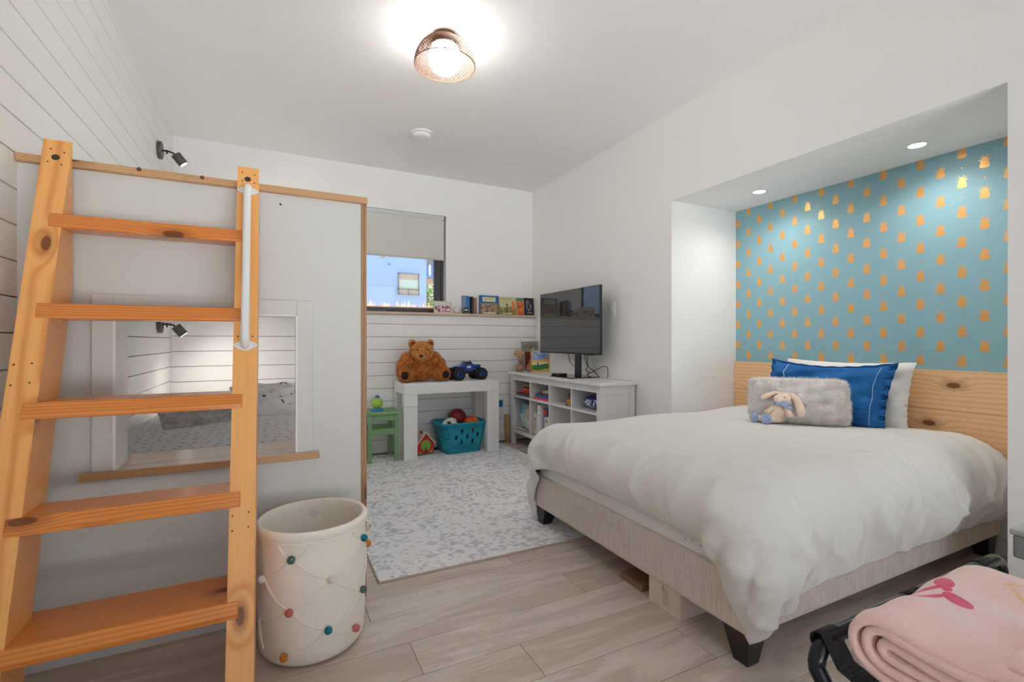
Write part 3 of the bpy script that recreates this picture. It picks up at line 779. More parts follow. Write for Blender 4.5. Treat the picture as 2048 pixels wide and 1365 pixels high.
# wooden toy house
hs = thing('toy_house', 'red wooden toy birdhouse with green tree clock under the table', 'toy', (1.235, 4.245, RZ), (0, 0, .15))
redm = col('house_red', 206, 34, 36, .4)
MB().prism([(-.078, 0), (.078, 0), (.078, .095), (0, .185), (-.078, .095)], 'Y', 0, .11).build('body', redm, hs)
for s_ in (-1, 1):
    a = Vector((s_*.092, 0, .085)); b = Vector((0, 0, .200))
    MB().prism([(a.x, a.z), (b.x, b.z), (b.x, b.z+.012), (a.x, a.z+.014)], 'Y', -.012, .125).build('roof_panel', col('house_cream', 240, 220, 200, .5), hs)
MB().sphere((0, 0, 0), (.012, .012, .016)).build('roof_bird', col('bird_brown', 100, 56, 40, .5), hs, smooth=True).location = (-.03, .03, .205)
tcl = MB()
for i in range(9):
    a = 2*pi*i/9; tcl.cyl((.032*math.cos(a), -.004, .085+.032*math.sin(a)), (.032*math.cos(a), 0, .085+.032*math.sin(a)), .019, n=16)
tcl.cyl((0, -.0042, .085), (0, 0, .085), .034, n=24)
tcl.build('tree_clock', col('clock_green', 140, 176, 66, .5), hs)
MB().box(-.008, .008, -.006, 0, .004, .06).build('tree_trunk', col('trunk_brown', 90, 46, 30, .6), hs)
MB().box(-.003, .003, -.008, -.004, .06, .098).build('clock_hand', col('hand_green', 40, 170, 60, .4), hs)
MB().box(-.078, .078, -.006, 0, 0, .012).build('grass_strip', col('grass_green', 70, 140, 50, .6), hs)
for x, z in ((.045, .03), (.06, .022), (-.055, .024), (.066, .048)): MB().cyl((x, -.004, z), (x, 0, z), .007, n=10).build('flower', col('flower_peach', 240, 190, 150, .5), hs)

# laundry basket with balls
lb = thing('laundry_basket', 'teal plastic laundry basket under the white table', 'laundry basket', (1.575, 4.285, RZ), (0, 0, .06))
teal = plain('teal_plastic', S(14, 146, 170), .32, var=.03)
def rrect(w, d, r, n=7):
    pts = []
    for cx, cy, a0 in ((w-r, d-r, 0), (-w+r, d-r, pi/2), (-w+r, -d+r, pi), (w-r, -d+r, 1.5*pi)):
        for i in range(n): a = a0+pi/2*i/(n-1); pts.append((cx+r*math.cos(a), cy+r*math.sin(a)))
    return pts
holes = [(-.035, .205), (.075, .208), (-.09, .150), (.02, .150), (.125, .160), (-.035, .10), (.075, .105)]
def wall_ring(w0, d0, w1, d1, z0, z1, nz, inv=False):
    V = []
    for i in range(nz+1):
        s_ = i/nz; V.append([(x, y, z0+(z1-z0)*s_) for x, y in rrect(w0+(w1-w0)*s_, d0+(d1-d0)*s_, .045)])
    return V
V = wall_ring(.175, .12, .225, .155, 0, .27, 6)
m = MB(); n_ = len(V[0])
for r_ in range(6):
    for k in range(n_):
        k2 = (k+1) % n_
        a, b, c, d = V[r_][k], V[r_][k2], V[r_+1][k2], V[r_+1][k]
        if (a[1] < 0 and b[1] < 0 and abs(a[0]-b[0]) > .15): continue   # the front face is cut separately
        m.add([a, b, c, d], [(0, 1, 2, 3)])
m.add([V[0][k] for k in range(n_)], [tuple(range(n_))])
bas = m.build('shell', teal, lb, smooth=True); bas.modifiers.new('s', 'SOLIDIFY').thickness = .005
# front face with real oval holes: grid that leaves the hole cells out
m = MB(); nx, nz = 96, 60
def fpnt(i, j):
    s_ = j/nz; hw = .130+.05*s_; return (-hw+2*hw*i/nx, -.12-.035*s_, .27*s_)
vid = {}
def vi(i, j):
    if (i, j) not in vid: vid[(i, j)] = len(m.v); m.v.append(fpnt(i, j))
    return vid[(i, j)]
for i in range(nx):
    for j in range(nz):
        c = fpnt(i+.5, j+.5)
        if any(((c[0]-hx)/.0115)**2+((c[2]-hz)/.024)**2 < 1 for hx, hz in holes): continue
        m.f.append((vi(i, j), vi(i+1, j), vi(i+1, j+1), vi(i, j+1)))
o = m.build('front_wall', teal, lb, smooth=True); o.modifiers.new('s', 'SOLIDIFY').thickness = .005
top = rrect(.232, .162, .05); pts = [(x, y, .274) for x, y in top]
MB().tube(pts, .013, 10, closed=True).build('rim', teal, lb, smooth=True)
for hz in (.055, .08, .23): MB().box(-.13, .13, -.134-.03*(hz/.27), -.115-.035*(hz/.27), hz, hz+.002).build('rib', teal, lb)
def ball(name, label, loc, r, matr, rot=(0, 0, 0)):
    b = thing(name, label, 'ball', loc, rot)
    MB().sphere((0, 0, 0), r, 36, 24).build('shell', matr, b, smooth=True); return b
sb = ball('soccer_ball', 'white and black soccer ball in the teal laundry basket', (1.472, 4.238, .248), .085, col('ball_white', 226, 226, 224, .4))
for d in ((-.42, -.72, .55), (.62, -.5, .6), (.1, .3, .95), (.1, -.98, -.1)):
    d = Vector(d).normalized(); R = d.to_track_quat('Z', 'Y').to_matrix()
    vs = [R @ (Vector((math.sin(.28)*math.cos(2*pi*i/5), math.sin(.28)*math.sin(2*pi*i/5), math.cos(.28)))*.0858) for i in range(5)]
    MB().add([d*.0866]+vs, [(0, 1+i, 1+(i+1) % 5) for i in range(5)]).build('patch', blackp, sb)
ball('playground_ball', 'dark maroon ball at the back of the laundry basket', (1.578, 4.350, .312), .085, col('maroon_rubber', 128, 26, 28, .5))
ob = ball('basketball', 'orange basketball with black seams in the laundry basket', (1.680, 4.240, .252), .080, plain('orange_rubber', S(236, 96, 30), .5, bump=.3, bscale=260), (.3, .5, .2))
for k in range(4):
    pts = []
    for i in range(40):
        a = 2*pi*i/40
        if k == 0: p = Vector((math.cos(a), math.sin(a), 0))
        elif k == 1: p = Vector((math.cos(a), 0, math.sin(a)))
        else:
            s_ = 1 if k == 2 else -1; p = Vector((s_*(.62-.2*math.cos(2*a)), math.cos(a), math.sin(a))).normalized()
        pts.append(p*.0802)
    MB().tube(pts, .0018, 5, closed=True).build('seam', blackp, ob)

ol = thing('wall_outlet', 'white wall outlet with blue cover behind the white table', 'outlet', (2.105, LY, .40))
MB().box(-.042, .042, -.006, 0, -.065, .065).build('plate', whitep, ol, bevel=.002)
MB().box(-.022, .022, -.010, -.006, -.036, .036).build('insert', col('outlet_blue', 30, 110, 170, .4), ol, bevel=.002)
cb = MB().tube([(1.335, 4.40, .016+RZ), (1.36, 4.37, .012+RZ), (1.40, 4.41, .012+RZ), (1.44, 4.46, .02)], .009, 8).build('power_cord', blackp, smooth=True); tag(cb, 'short black cord on the rug behind the laundry basket', 'cord')
ws = MB().prism([(2.152, 0), (2.185, 0), (2.185, .285), (2.14, .285)], 'Y', 4.44, 4.478).build('wood_offcut', trimw, bevel=.002); tag(ws, 'narrow wooden offcut leaning between shiplap wall and console', 'plank')

# ================================================================= CONSOLE
cs = thing('console_shelf', 'white console with eight open cubbies along the right wall', 'console', (0, 0, 0))
CX0, CX1, CY0, CY1, CT = 2.18, 2.515, 2.895, 4.405, .735
MB().box(CX0-.025, CX1+.008, CY0-.025, CY1+.025, CT-.026, CT).build('top', consolew, cs, bevel=.005)
for x in (CX0, CX1-.045):
    for y in (CY0, CY1-.045): MB().box(x, x+.045, y, y+.045, 0, CT-.026).build('leg', consolew, cs, bevel=.002)
MB().box(CX0+.004, CX0+.024, CY0+.045, CY1-.045, .655, CT-.026).build('apron', consolew, cs)
MB().box(CX0+.004, CX0+.030, CY0+.045, CY1-.045, .118, .160).build('bottom_rail', consolew, cs, bevel=.002)
MB().box(CX0+.01, CX1, CY0+.02, CY1-.02, .145, .160).build('shelf', consolew, cs)
MB().box(CX0+.006, CX1, CY0+.02, CY1-.02, .482, .500).build('shelf', consolew, cs, bevel=.001)
MB().box(CX1-.012, CX1, CY0+.02, CY1-.02, .12, .70).build('back_panel', consolew, cs)
for y in (CY0, CY1-.022): 
    MB().box(CX0+.045, CX1-.045, y+.006, y+.016, .12, .70).build('side_panel', consolew, cs)
    MB().box(CX0+.045, CX1-.045, y, y+.02, .645, .709).build('side_rail', consolew, cs, bevel=.001)
div = [CY0+.045+.355*i for i in range(5)]
ys = [CY0+.045+(CY1-CY0-.09)*i/4 for i in range(5)]
for y in ys[1:4]: MB().box(CX0+.008, CX1, y-.008, y+.008, .16, .66).build('divider', consolew, cs, bevel=.001)
SH = .500; LH = .160

pagem = col('paper', 232, 224, 208, .8)
def book(label, loc, rot, w, h, t, cmat, group=None):
    """standing: width along +X from the spine, thickness along +Y, height along Z; front cover faces -Y"""
    b = thing('book', label, 'book', loc, rot, group); c = .0025
    m = MB().box(0, w, 0, c, 0, h).box(0, w, t-c, t, 0, h).box(0, c, c, t-c, 0, h); m.build('cover', cmat, b)
    MB().box(c, w-.004, c, t-c, .003, h-.003).build('pages', pagem, b); return b
def flat_stack(yc, items, where):
    z = SH
    for (nm, rgb, t, w, h, dx, dy, a) in items:
        # spine faces the room (-X): book lies on its back cover
        b = book(nm+where, (CX0+.03+dx, yc+h/2+dy, z+t), (pi, 0, 0), w, h, t, col('cover_%d_%d_%d' % rgb, *rgb, .5), None)
        M = Matrix.Translation((CX0+.03+dx, yc+dy+h/2, z)) @ Matrix.Rotation(a, 4, 'Z') @ Matrix.Rotation(pi/2, 4, 'X')
        b.matrix_world = M; b.location = M.to_translation(); b.rotation_euler = M.to_euler()
        z += t+.0004
y1 = (ys[3]+ys[4])/2; y2 = (ys[2]+ys[3])/2; y3 = (ys[1]+ys[2])/2; y4 = (ys[0]+ys[1])/2
flat_stack(y1, [('grey patterned book', (120, 116, 112), .020, .2, .28, .0, 0, .05), ('black and white book', (66, 60, 60), .012, .2, .26, .0, 0, -.04), ('thick red book', (196, 52, 34), .026, .19, .24, .02, -.01, .0), ('orange-red thin book', (220, 92, 48), .012, .18, .22, .03, -.01, .06), ('dark brown slim book', (92, 50, 40), .014, .17, .2, .05, -.03, .0), ('green paperback', (96, 110, 60), .012, .17, .2, .05, -.02, .04), ('yellow-tan paperback', (214, 176, 96), .010, .17, .2, .05, -.01, 0)], ' in the far cubby book stack')
flat_stack(y2, [('pink-red book', (216, 74, 90), .022, .22, .29, .0, 0, .03), ('bright blue book', (30, 110, 190), .018, .21, .27, .01, 0, 0), ('teal green book', (30, 110, 110), .010, .2, .26, .02, 0, .02), ('dark red book', (140, 26, 34), .008, .2, .25, .03, -.01, .03), ('cream paperback', (216, 204, 176), .014, .19, .2, .05, -.03, -.03), ('pale beige pamphlet', (226, 216, 196), .008, .18, .17, .06, -.02, .05)], ' in the second cubby book stack')

def mini_truck(label, loc, rz, rgb, up):
    t = thing('toy_digger', label, 'toy', loc, (0, 0, rz)); b = col('digger_%d' % rgb[0], *rgb, .4)
    for x in (-.022, .022):
        for y in (-.016, .016): MB().cyl((x, y-.006, .012), (x, y+.006, .012), .012, n=14).build('wheel', blackp, t, smooth=True)
    MB().box(-.036, .036, -.016, .016, .012, .028).build('chassis', b, t, bevel=.003)
    MB().taper((-.016, .016, -.015, .015), (-.012, .012, -.013, .013), .028, .052).build('cab', b, t, bevel=.002)
    MB().box(-.012, .012, -.0155, .0155, .034, .046).build('window', blackp, t)
    if up: MB().tube([(.01, 0, .05), (.022, 0, .078), (.004, 0, .092), (-.012, 0, .074)], .005, 8).build('arm', col('digger_arm', 120, 86, 40, .5), t, smooth=True)
    else: MB().taper((.014, .05, -.02, .02), (.02, .055, -.024, .024), .02, .044).build('bucket', b, t)
    return t
mini_truck('small yellow toy digger with raised arm in a console cubby', (2.30, y3+.02, SH), 1.2, (198, 156, 60), True)
mini_truck('small orange toy loader in a console cubby', (2.245, y3-.055, SH), 1.0, (226, 160, 72), False)
pt = thing('purple_toy', 'small purple toy figure beside the toy loader', 'toy', (2.27, y3-.125, SH))
MB().lathe([(0, 0), (.022, 0), (.024, .03), (.016, .055), (.0, .058)], 16).build('body', col('toy_purple', 110, 50, 150, .4), pt, smooth=True)
MB().sphere((0, 0, .075), (.026, .024, .026)).build('head', col('toy_purple', 110, 50, 150, .4), pt, smooth=True)
bt = thing('foam_toy', 'dark blue oval padded toy with white splash print in near cubby', 'toy', (2.33, y4, SH+.058), (0, 0, 0))
def m_splash():
    t = NT('splash_print'); x, y, z = t.xyz()
    n = t.noise(t.coord(), 26, 4, .6, 1.5); d = (z*z*60+y*y*14).lt(.14)
    f = n.smooth(.47, .51)*n.smooth(.60, .56)*(z.lt(.028))*((y+.02).abs().lt(.1))
    return t.done(t.mix(f, S(18, 44, 120), S(232, 236, 242)), .5)
MB().sphere((0, 0, 0), (.10, .15, .057), 32, 20).build('shell', m_splash(), bt, smooth=True)

def soft_pack(label, loc, w, d, h, c1, c2, seed):
    t = thing('plastic_pack', label, 'pack', loc)
    o, F = pillow('wrapper', w, h, d, col('wrap_%d' % c1[0], *c1, .2), t, n=26, seed=seed, lump=.008, pw=.22); o.location = (0, 0, h/2); o.rotation_euler = (0, 0, -pi/2)
    b = MB().box(-.001, .0, -w*.36, w*.36, h*.62, h*.9).build('print', col('wrapp_%d' % c2[0], *c2, .3), t); b.location = (-d/2-.004, 0, 0)
soft_pack('light blue and white plastic-wrapped pack in far lower cubby', (2.30, y1+.08, LH), .13, .10, .26, (206, 226, 232), (96, 176, 214), 2)
soft_pack('white and cream plastic-wrapped pack in far lower cubby', (2.28, y1-.055, LH), .14, .11, .235, (226, 226, 214), (214, 206, 180), 5)
MB_ = MB().box(-.05, .05, -.012, .012, 0, .13).build('small_teal_box', col('box_teal', 40, 140, 150, .4), bevel=.002); MB_.location = (2.29, y1-.142, LH); tag(MB_, 'small teal box beside the plastic packs in the console', 'box')
def game_box(label, y0, y1_, h, rgb, stripes, dx=0.0, name='game_box'):
    t = thing(name, label, 'box', (CX0+.03+dx, (y0+y1_)/2, LH)); w = (y1_-y0)/2
    MB().box(0, .24, -w, w, 0, h).build('carton', col('carton_%d_%d_%d' % rgb, *rgb, .45), t, bevel=.0015)
    for (z0, z1, a, b, c) in stripes: MB().box(-.0008, 0, -w+2*w*a, -w+2*w*b, z0, z1).build('print', col('print_%d_%d_%d' % c, *c, .45), t)
game_box('white carton with brown lettering at left of the second lower cubby', y2+.075, y2+.145, .20, (220, 206, 196), [(.14, .16, .3, .42, (130, 80, 60)), (.14, .165, .5, .66, (130, 80, 60)), (.10, .125, .42, .55, (150, 100, 90)), (.06, .09, .45, .55, (150, 100, 90))])
game_box('tall white box with blue marks standing behind the cartons', y2+.01, y2+.072, .285, (226, 230, 234), [(.24, .255, .4, .6, (70, 90, 120)), (.19, .20, .4, .6, (70, 90, 120))], .0)
game_box('red, orange and blue game box in the second lower cubby', y2-.07, y2+.008, .262, (30, 60, 110), [(.20, .25, .25, .95, (216, 70, 36)), (.155, .195, .15, .95, (30, 120, 180)), (.135, .15, .1, .95, (190, 40, 50)), (0.02, .08, .1, .9, (110, 180, 220))], .03)
game_box('white carton with brown marks at right of the second lower cubby', y2-.148, y2-.074, .195, (226, 218, 212), [(.15, .17, .25, .4, (140, 96, 80)), (.15, .175, .48, .66, (140, 96, 80)), (.09, .105, .3, .7, (200, 196, 192)), (.05, .075, .3, .45, (150, 110, 110))], -.01)

# monitor
mo = thing('monitor', 'large black flat monitor on a square stand facing the room', 'monitor', (2.36, 3.62, CT))
def m_screen():
    t = NT('screen_glass'); t.done(S(58, 58, 60), .04); t.b.inputs['IOR'].default_value = 1.85; return t.m
MB().box(0, .022, -.487, .487, .20, .775).build('housing', blackp, mo, bevel=.003)
MB().box(-.0012, .0, -.481, .481, .214, .770).build('screen', m_screen(), mo)
MB().box(.022, .05, -.2, .2, .30, .55).build('rear_housing', blackp, mo, bevel=.006)
MB().box(.0, .006, -.40, -.28, .194, .201).build('button_strip', blackp, mo, bevel=.001)
pole = plain('stand_black', S(46, 48, 58), .3)
MB().box(.0, .03, -.185, -.120, .006, .203).build('pole', pole, mo, bevel=.003)
MB().box(-.16, .13, -.30, .03, .0, .008).build('base', plain('base_gloss', S(26, 30, 40), .12), mo, bevel=.003)
bx = thing('media_box', 'flat round-cornered black media box on the monitor stand base', 'media box', (2.265, 3.60, CT+.0085))
MB().prism(rrect(.055, .055, .02), 'Z', 0, .02).build('case', col('media_black', 24, 26, 34, .25), bx, bevel=.003)
def cable(label, pts, r=.0032):
    P = [Vector(p) for p in pts]; out = []
    for i in range(len(P)-1):
        p0, p1, p2, p3 = P[max(i-1, 0)], P[i], P[i+1], P[min(i+2, len(P)-1)]
        for k in range(6):
            t = k/6; out.append(.5*((2*p1)+(p2-p0)*t+(2*p0-5*p1+4*p2-p3)*t*t+(3*p1-p0-3*p2+p3)*t**3))
    out.append(P[-1]); o = MB().tube(out, r, 6).build('cable', blackp, smooth=True); tag(o, label, 'cable', 'black cables behind the monitor stand'); return o
cable('thin black cable hanging left of the monitor pole', [(2.40, 3.66, .95), (2.41, 3.66, .88), (2.42, 3.64, .84), (2.42, 3.52, .79)])
cable('black cable dropping from the monitor underside to a knot', [(2.40, 3.36, .95), (2.41, 3.38, .88), (2.43, 3.40, .83), (2.42, 3.42, .80), (2.43, 3.38, .78), (2.43, 3.41, .755), (2.43, 3.36, .745)])
cable('black cable looping up to the right behind the monitor stand', [(2.43, 3.41, .76), (2.44, 3.33, .79), (2.45, 3.24, .83), (2.455, 3.17, .835), (2.46, 3.16, .78), (2.46, 3.17, .742)])
cable('black cable crossing down to the console top on the right', [(2.42, 3.44, .94), (2.43, 3.41, .84), (2.44, 3.32, .79), (2.45, 3.26, .742)])

# vases, leaves and standing books
def vase(label, loc, s=1.0):
    t = thing('bottle_vase', label, 'vase', loc)
    MB().lathe([(0, .003), (.030*s, .002), (.034*s, .008), (.035*s, .06*s), (.028*s, .078*s), (.013*s, .088*s), (.012*s, .112*s), (.016*s, .118*s), (.013*s, .118*s), (.009*s, .09*s), (.026*s, .074*s), (.031*s, .058*s), (.030*s, .012), (0, .010)], 28).build('glass', amberg2, t, smooth=True, angle=60); return t
def m_amber():
    t = NT('amber_bottle'); t.done(S(214, 158, 138), .08); t.b.inputs['Transmission Weight'].default_value = .55; t.b.inputs['IOR'].default_value = 1.2; return t.m
amberg2 = m_amber()
leafm = plain('dried_leaf', S(222, 184, 146), .9, var=.1)
def dried_leaf(label, loc, rot, L, w, fan):
    t = thing('dried_leaf', label, 'dried leaf', loc, rot); A = []
    if fan:
        for i in range(17):
            a = (i/16-.5)*2.3; A.append([(math.sin(a)*.004, 0, .0), (math.sin(a)*w*.5, .006*(-1)**i, L*.3+L*.4*math.cos(a)), (math.sin(a)*w*.9, .008*(-1)**i, L*.3+L*.7*math.cos(a)*.95)])
    else:
        for i in range(9):
            u = i/8*2-1; A.append([(u*w*math.sin(min(1, .08+s_*1.02)*pi)**.8 if s_ < 1 else 0, .01*abs(u)+.02*s_*s_, L*(.35+.65*s_)) for s_ in np.linspace(0.0, 1, 9)])
    o = MB().grid(A).build('blade', leafm, t, smooth=True, angle=60); o.modifiers.new('s', 'SOLIDIFY').thickness = .0012
    MB().tube([(0, 0, -.09), (0, 0, 0), (0, .002, L*.4)], .0022, 6).build('stalk', leafm, t); return t
vase('left amber glass bottle vase holding a fan-shaped dried leaf', (2.255, 4.34, CT))
vase('right amber glass bottle vase holding a long dried leaf', (2.335, 4.28, CT), .92)
dried_leaf('fan-shaped pale dried leaf in the left bottle vase', (2.255, 4.34, CT+.105), (0, -.1, -.3), .13, .07, True)
dried_leaf('long pale dried leaf leaning out of the right bottle vase', (2.335, 4.28, CT+.10), (0, .32, -.3), .17, .022, False)
rgb = lambda n, r, g, b: col(n, r, g, b, .5)
gb = book('grey-green book with title lettering behind the dried leaves', (2.335, 4.425, CT), (-.06, 0, 0), .19, .31, .02, rgb('cover_sage', 150, 152, 138))
text('title', 'GRAND', .046, rgb('title_dark', 90, 92, 84), gb, (.018, -.001, .24), (pi/2, 0, 0))
MB().box(.03, .18, -.001, 0, .02, .20).build('picture', rgb('pic_rust', 122, 58, 40), gb)
# yellow picture book facing the room
yb = book('yellow picture book with blue sky and green hills on console', (2.335, 4.235, CT), (0, 0, -.12), .205, .222, .028, rgb('cover_yellow', 226, 170, 84))
def m_hills():
    t = NT('hills_print'); x, y, z = t.xyz()
    n = t.noise(t.coord(), 12, 3)
    sky = t.mix(n.smooth(.4, .6), S(120, 160, 214), S(196, 206, 226))
    hill = z+(x*28.0).op('SINE')*.008+n*.02
    c = t.mix(hill.gt(.135), S(232, 178, 84), sky)
    c = t.mix(hill.lt(.105), c, S(236, 224, 170))
    c = t.mix(hill.lt(.085), c, S(56, 134, 74)); c = t.mix(hill.lt(.035), c, S(232, 176, 86))
    return t.done(c, .5)
MB().box(.004, .185, -.0008, 0, .004, .218).build('picture', m_hills(), yb)
tb_ = rgb('title_blue', 40, 62, 130)
text('title', 'Wa', .03, tb_, yb, (.02, -.001, .185), (pi/2, 0, 0)); text('title', 'the Fugland', .03, tb_, yb, (.04, -.001, .16), (pi/2, 0, 0)); text('title', 'Over', .028, tb_, yb, (.125, -.001, .13), (pi/2, 0, 0))
for x, z, r, c in ((.05, .088, .013, (236, 232, 228)), (.068, .082, .012, (60, 52, 70)), (.084, .086, .014, (236, 232, 228)), (.044, .07, .006, (60, 52, 70)), (.07, .066, .006, (60, 52, 70)), (.09, .066, .006, (60, 52, 70))):
    MB().cyl((x, -.0016, z), (x, -.0008, z), r, n=14).build('cow_print', rgb('cow_%d' % c[0], *c), yb)
book('slim dark purple book standing behind the yellow book', (2.44, 4.30, CT), (0, 0, -.3), .10, .20, .016, rgb('cover_plum', 70, 40, 60))

sw = thing('light_switch', 'white light switch plate on the right wall', 'light switch', (RX, 3.196, 1.312))
MB().box(-.006, 0, -.042, .042, -.06, .06).build('plate', whitep, sw, bevel=.002); MB().box(-.010, -.006, -.02, .02, -.034, .034).build('rocker', whitep, sw, bevel=.002)
MB().box(-.0104, -.0098, -.008, .008, -.026, -.020).build('indicator', col('switch_grey', 150, 150, 150, .4), sw)

# ================================================================= LEDGE THINGS
LZ = 1.325
fr = thing('photo_frame', 'cream photo frame with a group picture on the ledge', 'photo frame', (1.395, 4.505, LZ), (-.10, 0, 0))
fm = MB().box(0, .185, 0, .012, 0, .012).box(0, .185, 0, .012, .108, .12).box(0, .012, 0, .012, .012, .108).box(.173, .185, 0, .012, .012, .108); fm.build('frame', col('frame_cream', 222, 208, 190, .5), fr, bevel=.001)
def m_photo():
    t = NT('group_photo'); x, y, z = t.xyz(); d = t.node('ShaderNodeTexVoronoi'); t.link(t.coord(), d.inputs['Vector']); d.inputs['Scale'].default_value = 75
    r, g, b = t.xyz(d.outputs['Color'])
    people = t.ramp(r, [(0, S(60, 66, 90)), (.25, S(196, 110, 110)), (.45, S(226, 196, 180)), (.65, S(220, 222, 230)), (.85, S(130, 60, 70))], 'CONSTANT')
    return t.done(t.mix((z+t.noise(t.coord(), 20, 2)*.05).gt(.095), people, S(206, 210, 200)), .3)
MB().box(.012, .173, .003, .006, .012, .108).build('photo', m_photo(), fr)
MB().box(.07, .11, .03, .034, 0, .08).build('easel', col('frame_cream', 222, 208, 190, .5), fr)
bbl = thing('baseball', 'white baseball with a red mark beside the photo frame', 'ball', (1.632, 4.505, LZ+.034))
MB().sphere((0, 0, 0), .034, 28, 18).build('shell', col('ball_white', 226, 226, 224, .4), bbl, smooth=True)
MB().tube([Vector((.55+.25*math.cos(2*a), -.8*abs(math.cos(a))-.1, math.sin(a))).normalized()*.0343 for a in np.linspace(-1.3, 1.3, 15)], .0012, 5).build('stitching', col('stitch_red', 190, 50, 60, .6), bbl)
MB().add([Vector(p).normalized()*.0346 for p in ((.22, -1, .2), (.4, -1, .2), (.36, -1, -.12), (.18, -1, -.16), (.28, -1, .36))], [(3, 2, 1, 4, 0)]).build('mark', col('stitch_red', 190, 50, 60, .6), bbl)
pk = thing('hockey_puck', 'black round puck with white emblem standing on the ledge', 'puck', (1.728, 4.500, LZ+.038), (-.12, 0, 0))
MB().cyl((0, 0, 0), (0, .024, 0), .038, n=36).build('disc', blackp, pk, bevel=.002)
MB().prism([(-.022, .002), (-.012, .010), (0, .006), (.012, .010), (.022, .002), (.012, -.009), (-.012, -.009)], 'Y', -.0008, 0).build('emblem', col('emblem_grey', 200, 206, 204, .5), pk)
MB().lathe([(.031, -.0006), (.034, -.0006), (.034, .0), (.031, 0)], 36, axis='Y', closed=True).build('ring_print', col('emblem_grey', 200, 206, 204, .5), pk)
book('pale blue-grey book facing out behind the puck', (1.70, 4.535, LZ), (-.06, 0, 0), .075, .185, .012, rgb('cover_bluegrey', 118, 140, 176))
book('bright blue spine book on the ledge beside the puck', (1.776, 4.52, LZ), (0, .05, -pi/2), .05, .182, .03, rgb('cover_azure', 34, 128, 196)).rotation_euler = (0, .06, pi/2)
def spine_book(label, x, rgb_, t, h, tilt, nm): # spine faces the room
    b = book(label, (x, 4.495, LZ+(.006 if tilt else 0)), (0, tilt, pi/2), .07, h, t, rgb(nm, *rgb_)); b.rotation_euler = (0, 0, pi/2); return b
spine_book('thin black and white spine book on the ledge', 1.802, (50, 46, 46), .016, .175, 0, 'cover_ink')
spine_book('brown spine book at the right end of the small ledge row', 1.840, (138, 104, 84), .034, .165, 0, 'cover_brown')

def cover_book(label, x, w, h, t, cmat, art):
    b = book(label, (x, 4.515, LZ), (-.10, 0, 0), w, h, t, cmat)
    MB().box(.004, w-.004, -.0007, 0, .003, h-.003).build('picture', art, b); return b
def m_art(name, top, mid, low, sc=40, h0=.11, leaf=None):
    t = NT(name); x, y, z = t.xyz(); n = t.noise(t.vec(x*1.5, y, z), sc, 4, .7, 1.0); n2 = t.noise(t.coord(), sc*.5, 3, .6)
    c = t.mix((z+n2*.09-.05).lt(h0), top, t.mix(n.smooth(.42, .58), mid, low))
    if leaf is not None: c = t.mix(t.vor(t.vec(x, y, z), 26).lt(.32)*(x.lt(.12))*(z.lt(.13)), c, leaf)
    return t.done(c, .4)
b1 = cover_book('blue coral picture book with cream title panel on the ledge', 1.89, .208, .198, .02, rgb('cover_blue', 30, 96, 160), m_art('coral_art', S(30, 104, 172), S(196, 160, 110), S(90, 74, 90), 40, .115))
MB().box(.03, .175, -.0014, -.0007, .135, .182).build('title_panel', rgb('panel_cream', 232, 222, 184), b1); [MB().box(xa, xb, -.0018, -.0014, za, za+.007).build('title_print', rgb('title_ochre', 176, 150, 96), b1) for xa, xb, za in ((.04, .085, .165), (.092, .165, .168), (.04, .08, .148), (.09, .16, .15))]
MB().box(.03, .17, -.0014, -.0007, .008, .02).build('author_strip', rgb('panel_cream', 232, 222, 184), b1)
b2 = cover_book('pale green picture book with leaves and orange creature on the ledge', 2.105, .198, .192, .018, rgb('cover_palegreen', 176, 172, 132), m_art('garden_art', S(196, 190, 150), S(160, 158, 96), S(110, 84, 50), 34, .075, S(70, 110, 50)))
MB().sphere((.165, -.001, .10), (.02, .001, .055), 14, 10).build('creature_print', rgb('print_orange', 214, 126, 52), b2)
MB().box(.03, .145, -.0014, -.0007, .008, .022).build('author_strip', rgb('panel_sand', 206, 196, 160), b2); [MB().box(xa, xb, -.0018, -.0007, .165, .172).build('title_print', rgb('title_olive', 136, 132, 98), b2) for xa, xb in ((.02, .07), (.078, .096), (.104, .15))]
b3 = cover_book('orange and green book partly hidden on the ledge', 2.312, .088, .19, .016, rgb('cover_sand', 206, 190, 160), m_art('orange_art', S(40, 120, 110), S(226, 128, 44), S(150, 70, 30), 30, .155))
b4 = cover_book('black book with white line figure at the ledge end', 2.408, .112, .192, .02, rgb('cover_black', 40, 44, 48), col('cover_black_art', 44, 48, 54, .4))
wl_ = rgb('print_white', 214, 216, 220)
for pts in ([(.02, .15), (.035, .16), (.05, .15), (.045, .13), (.03, .125), (.02, .15)], [(.03, .125), (.022, .10), (.03, .075), (.05, .06), (.07, .075), (.076, .10), (.066, .125), (.058, .11)], [(.05, .06), (.05, .045)]):
    MB().tube([(p, -.0012, q) for p, q in pts], .003, 6).build('figure_print', wl_, b4)
MB().box(.03, .085, -.0014, -.0007, .028, .033).build('author_strip', wl_, b4)

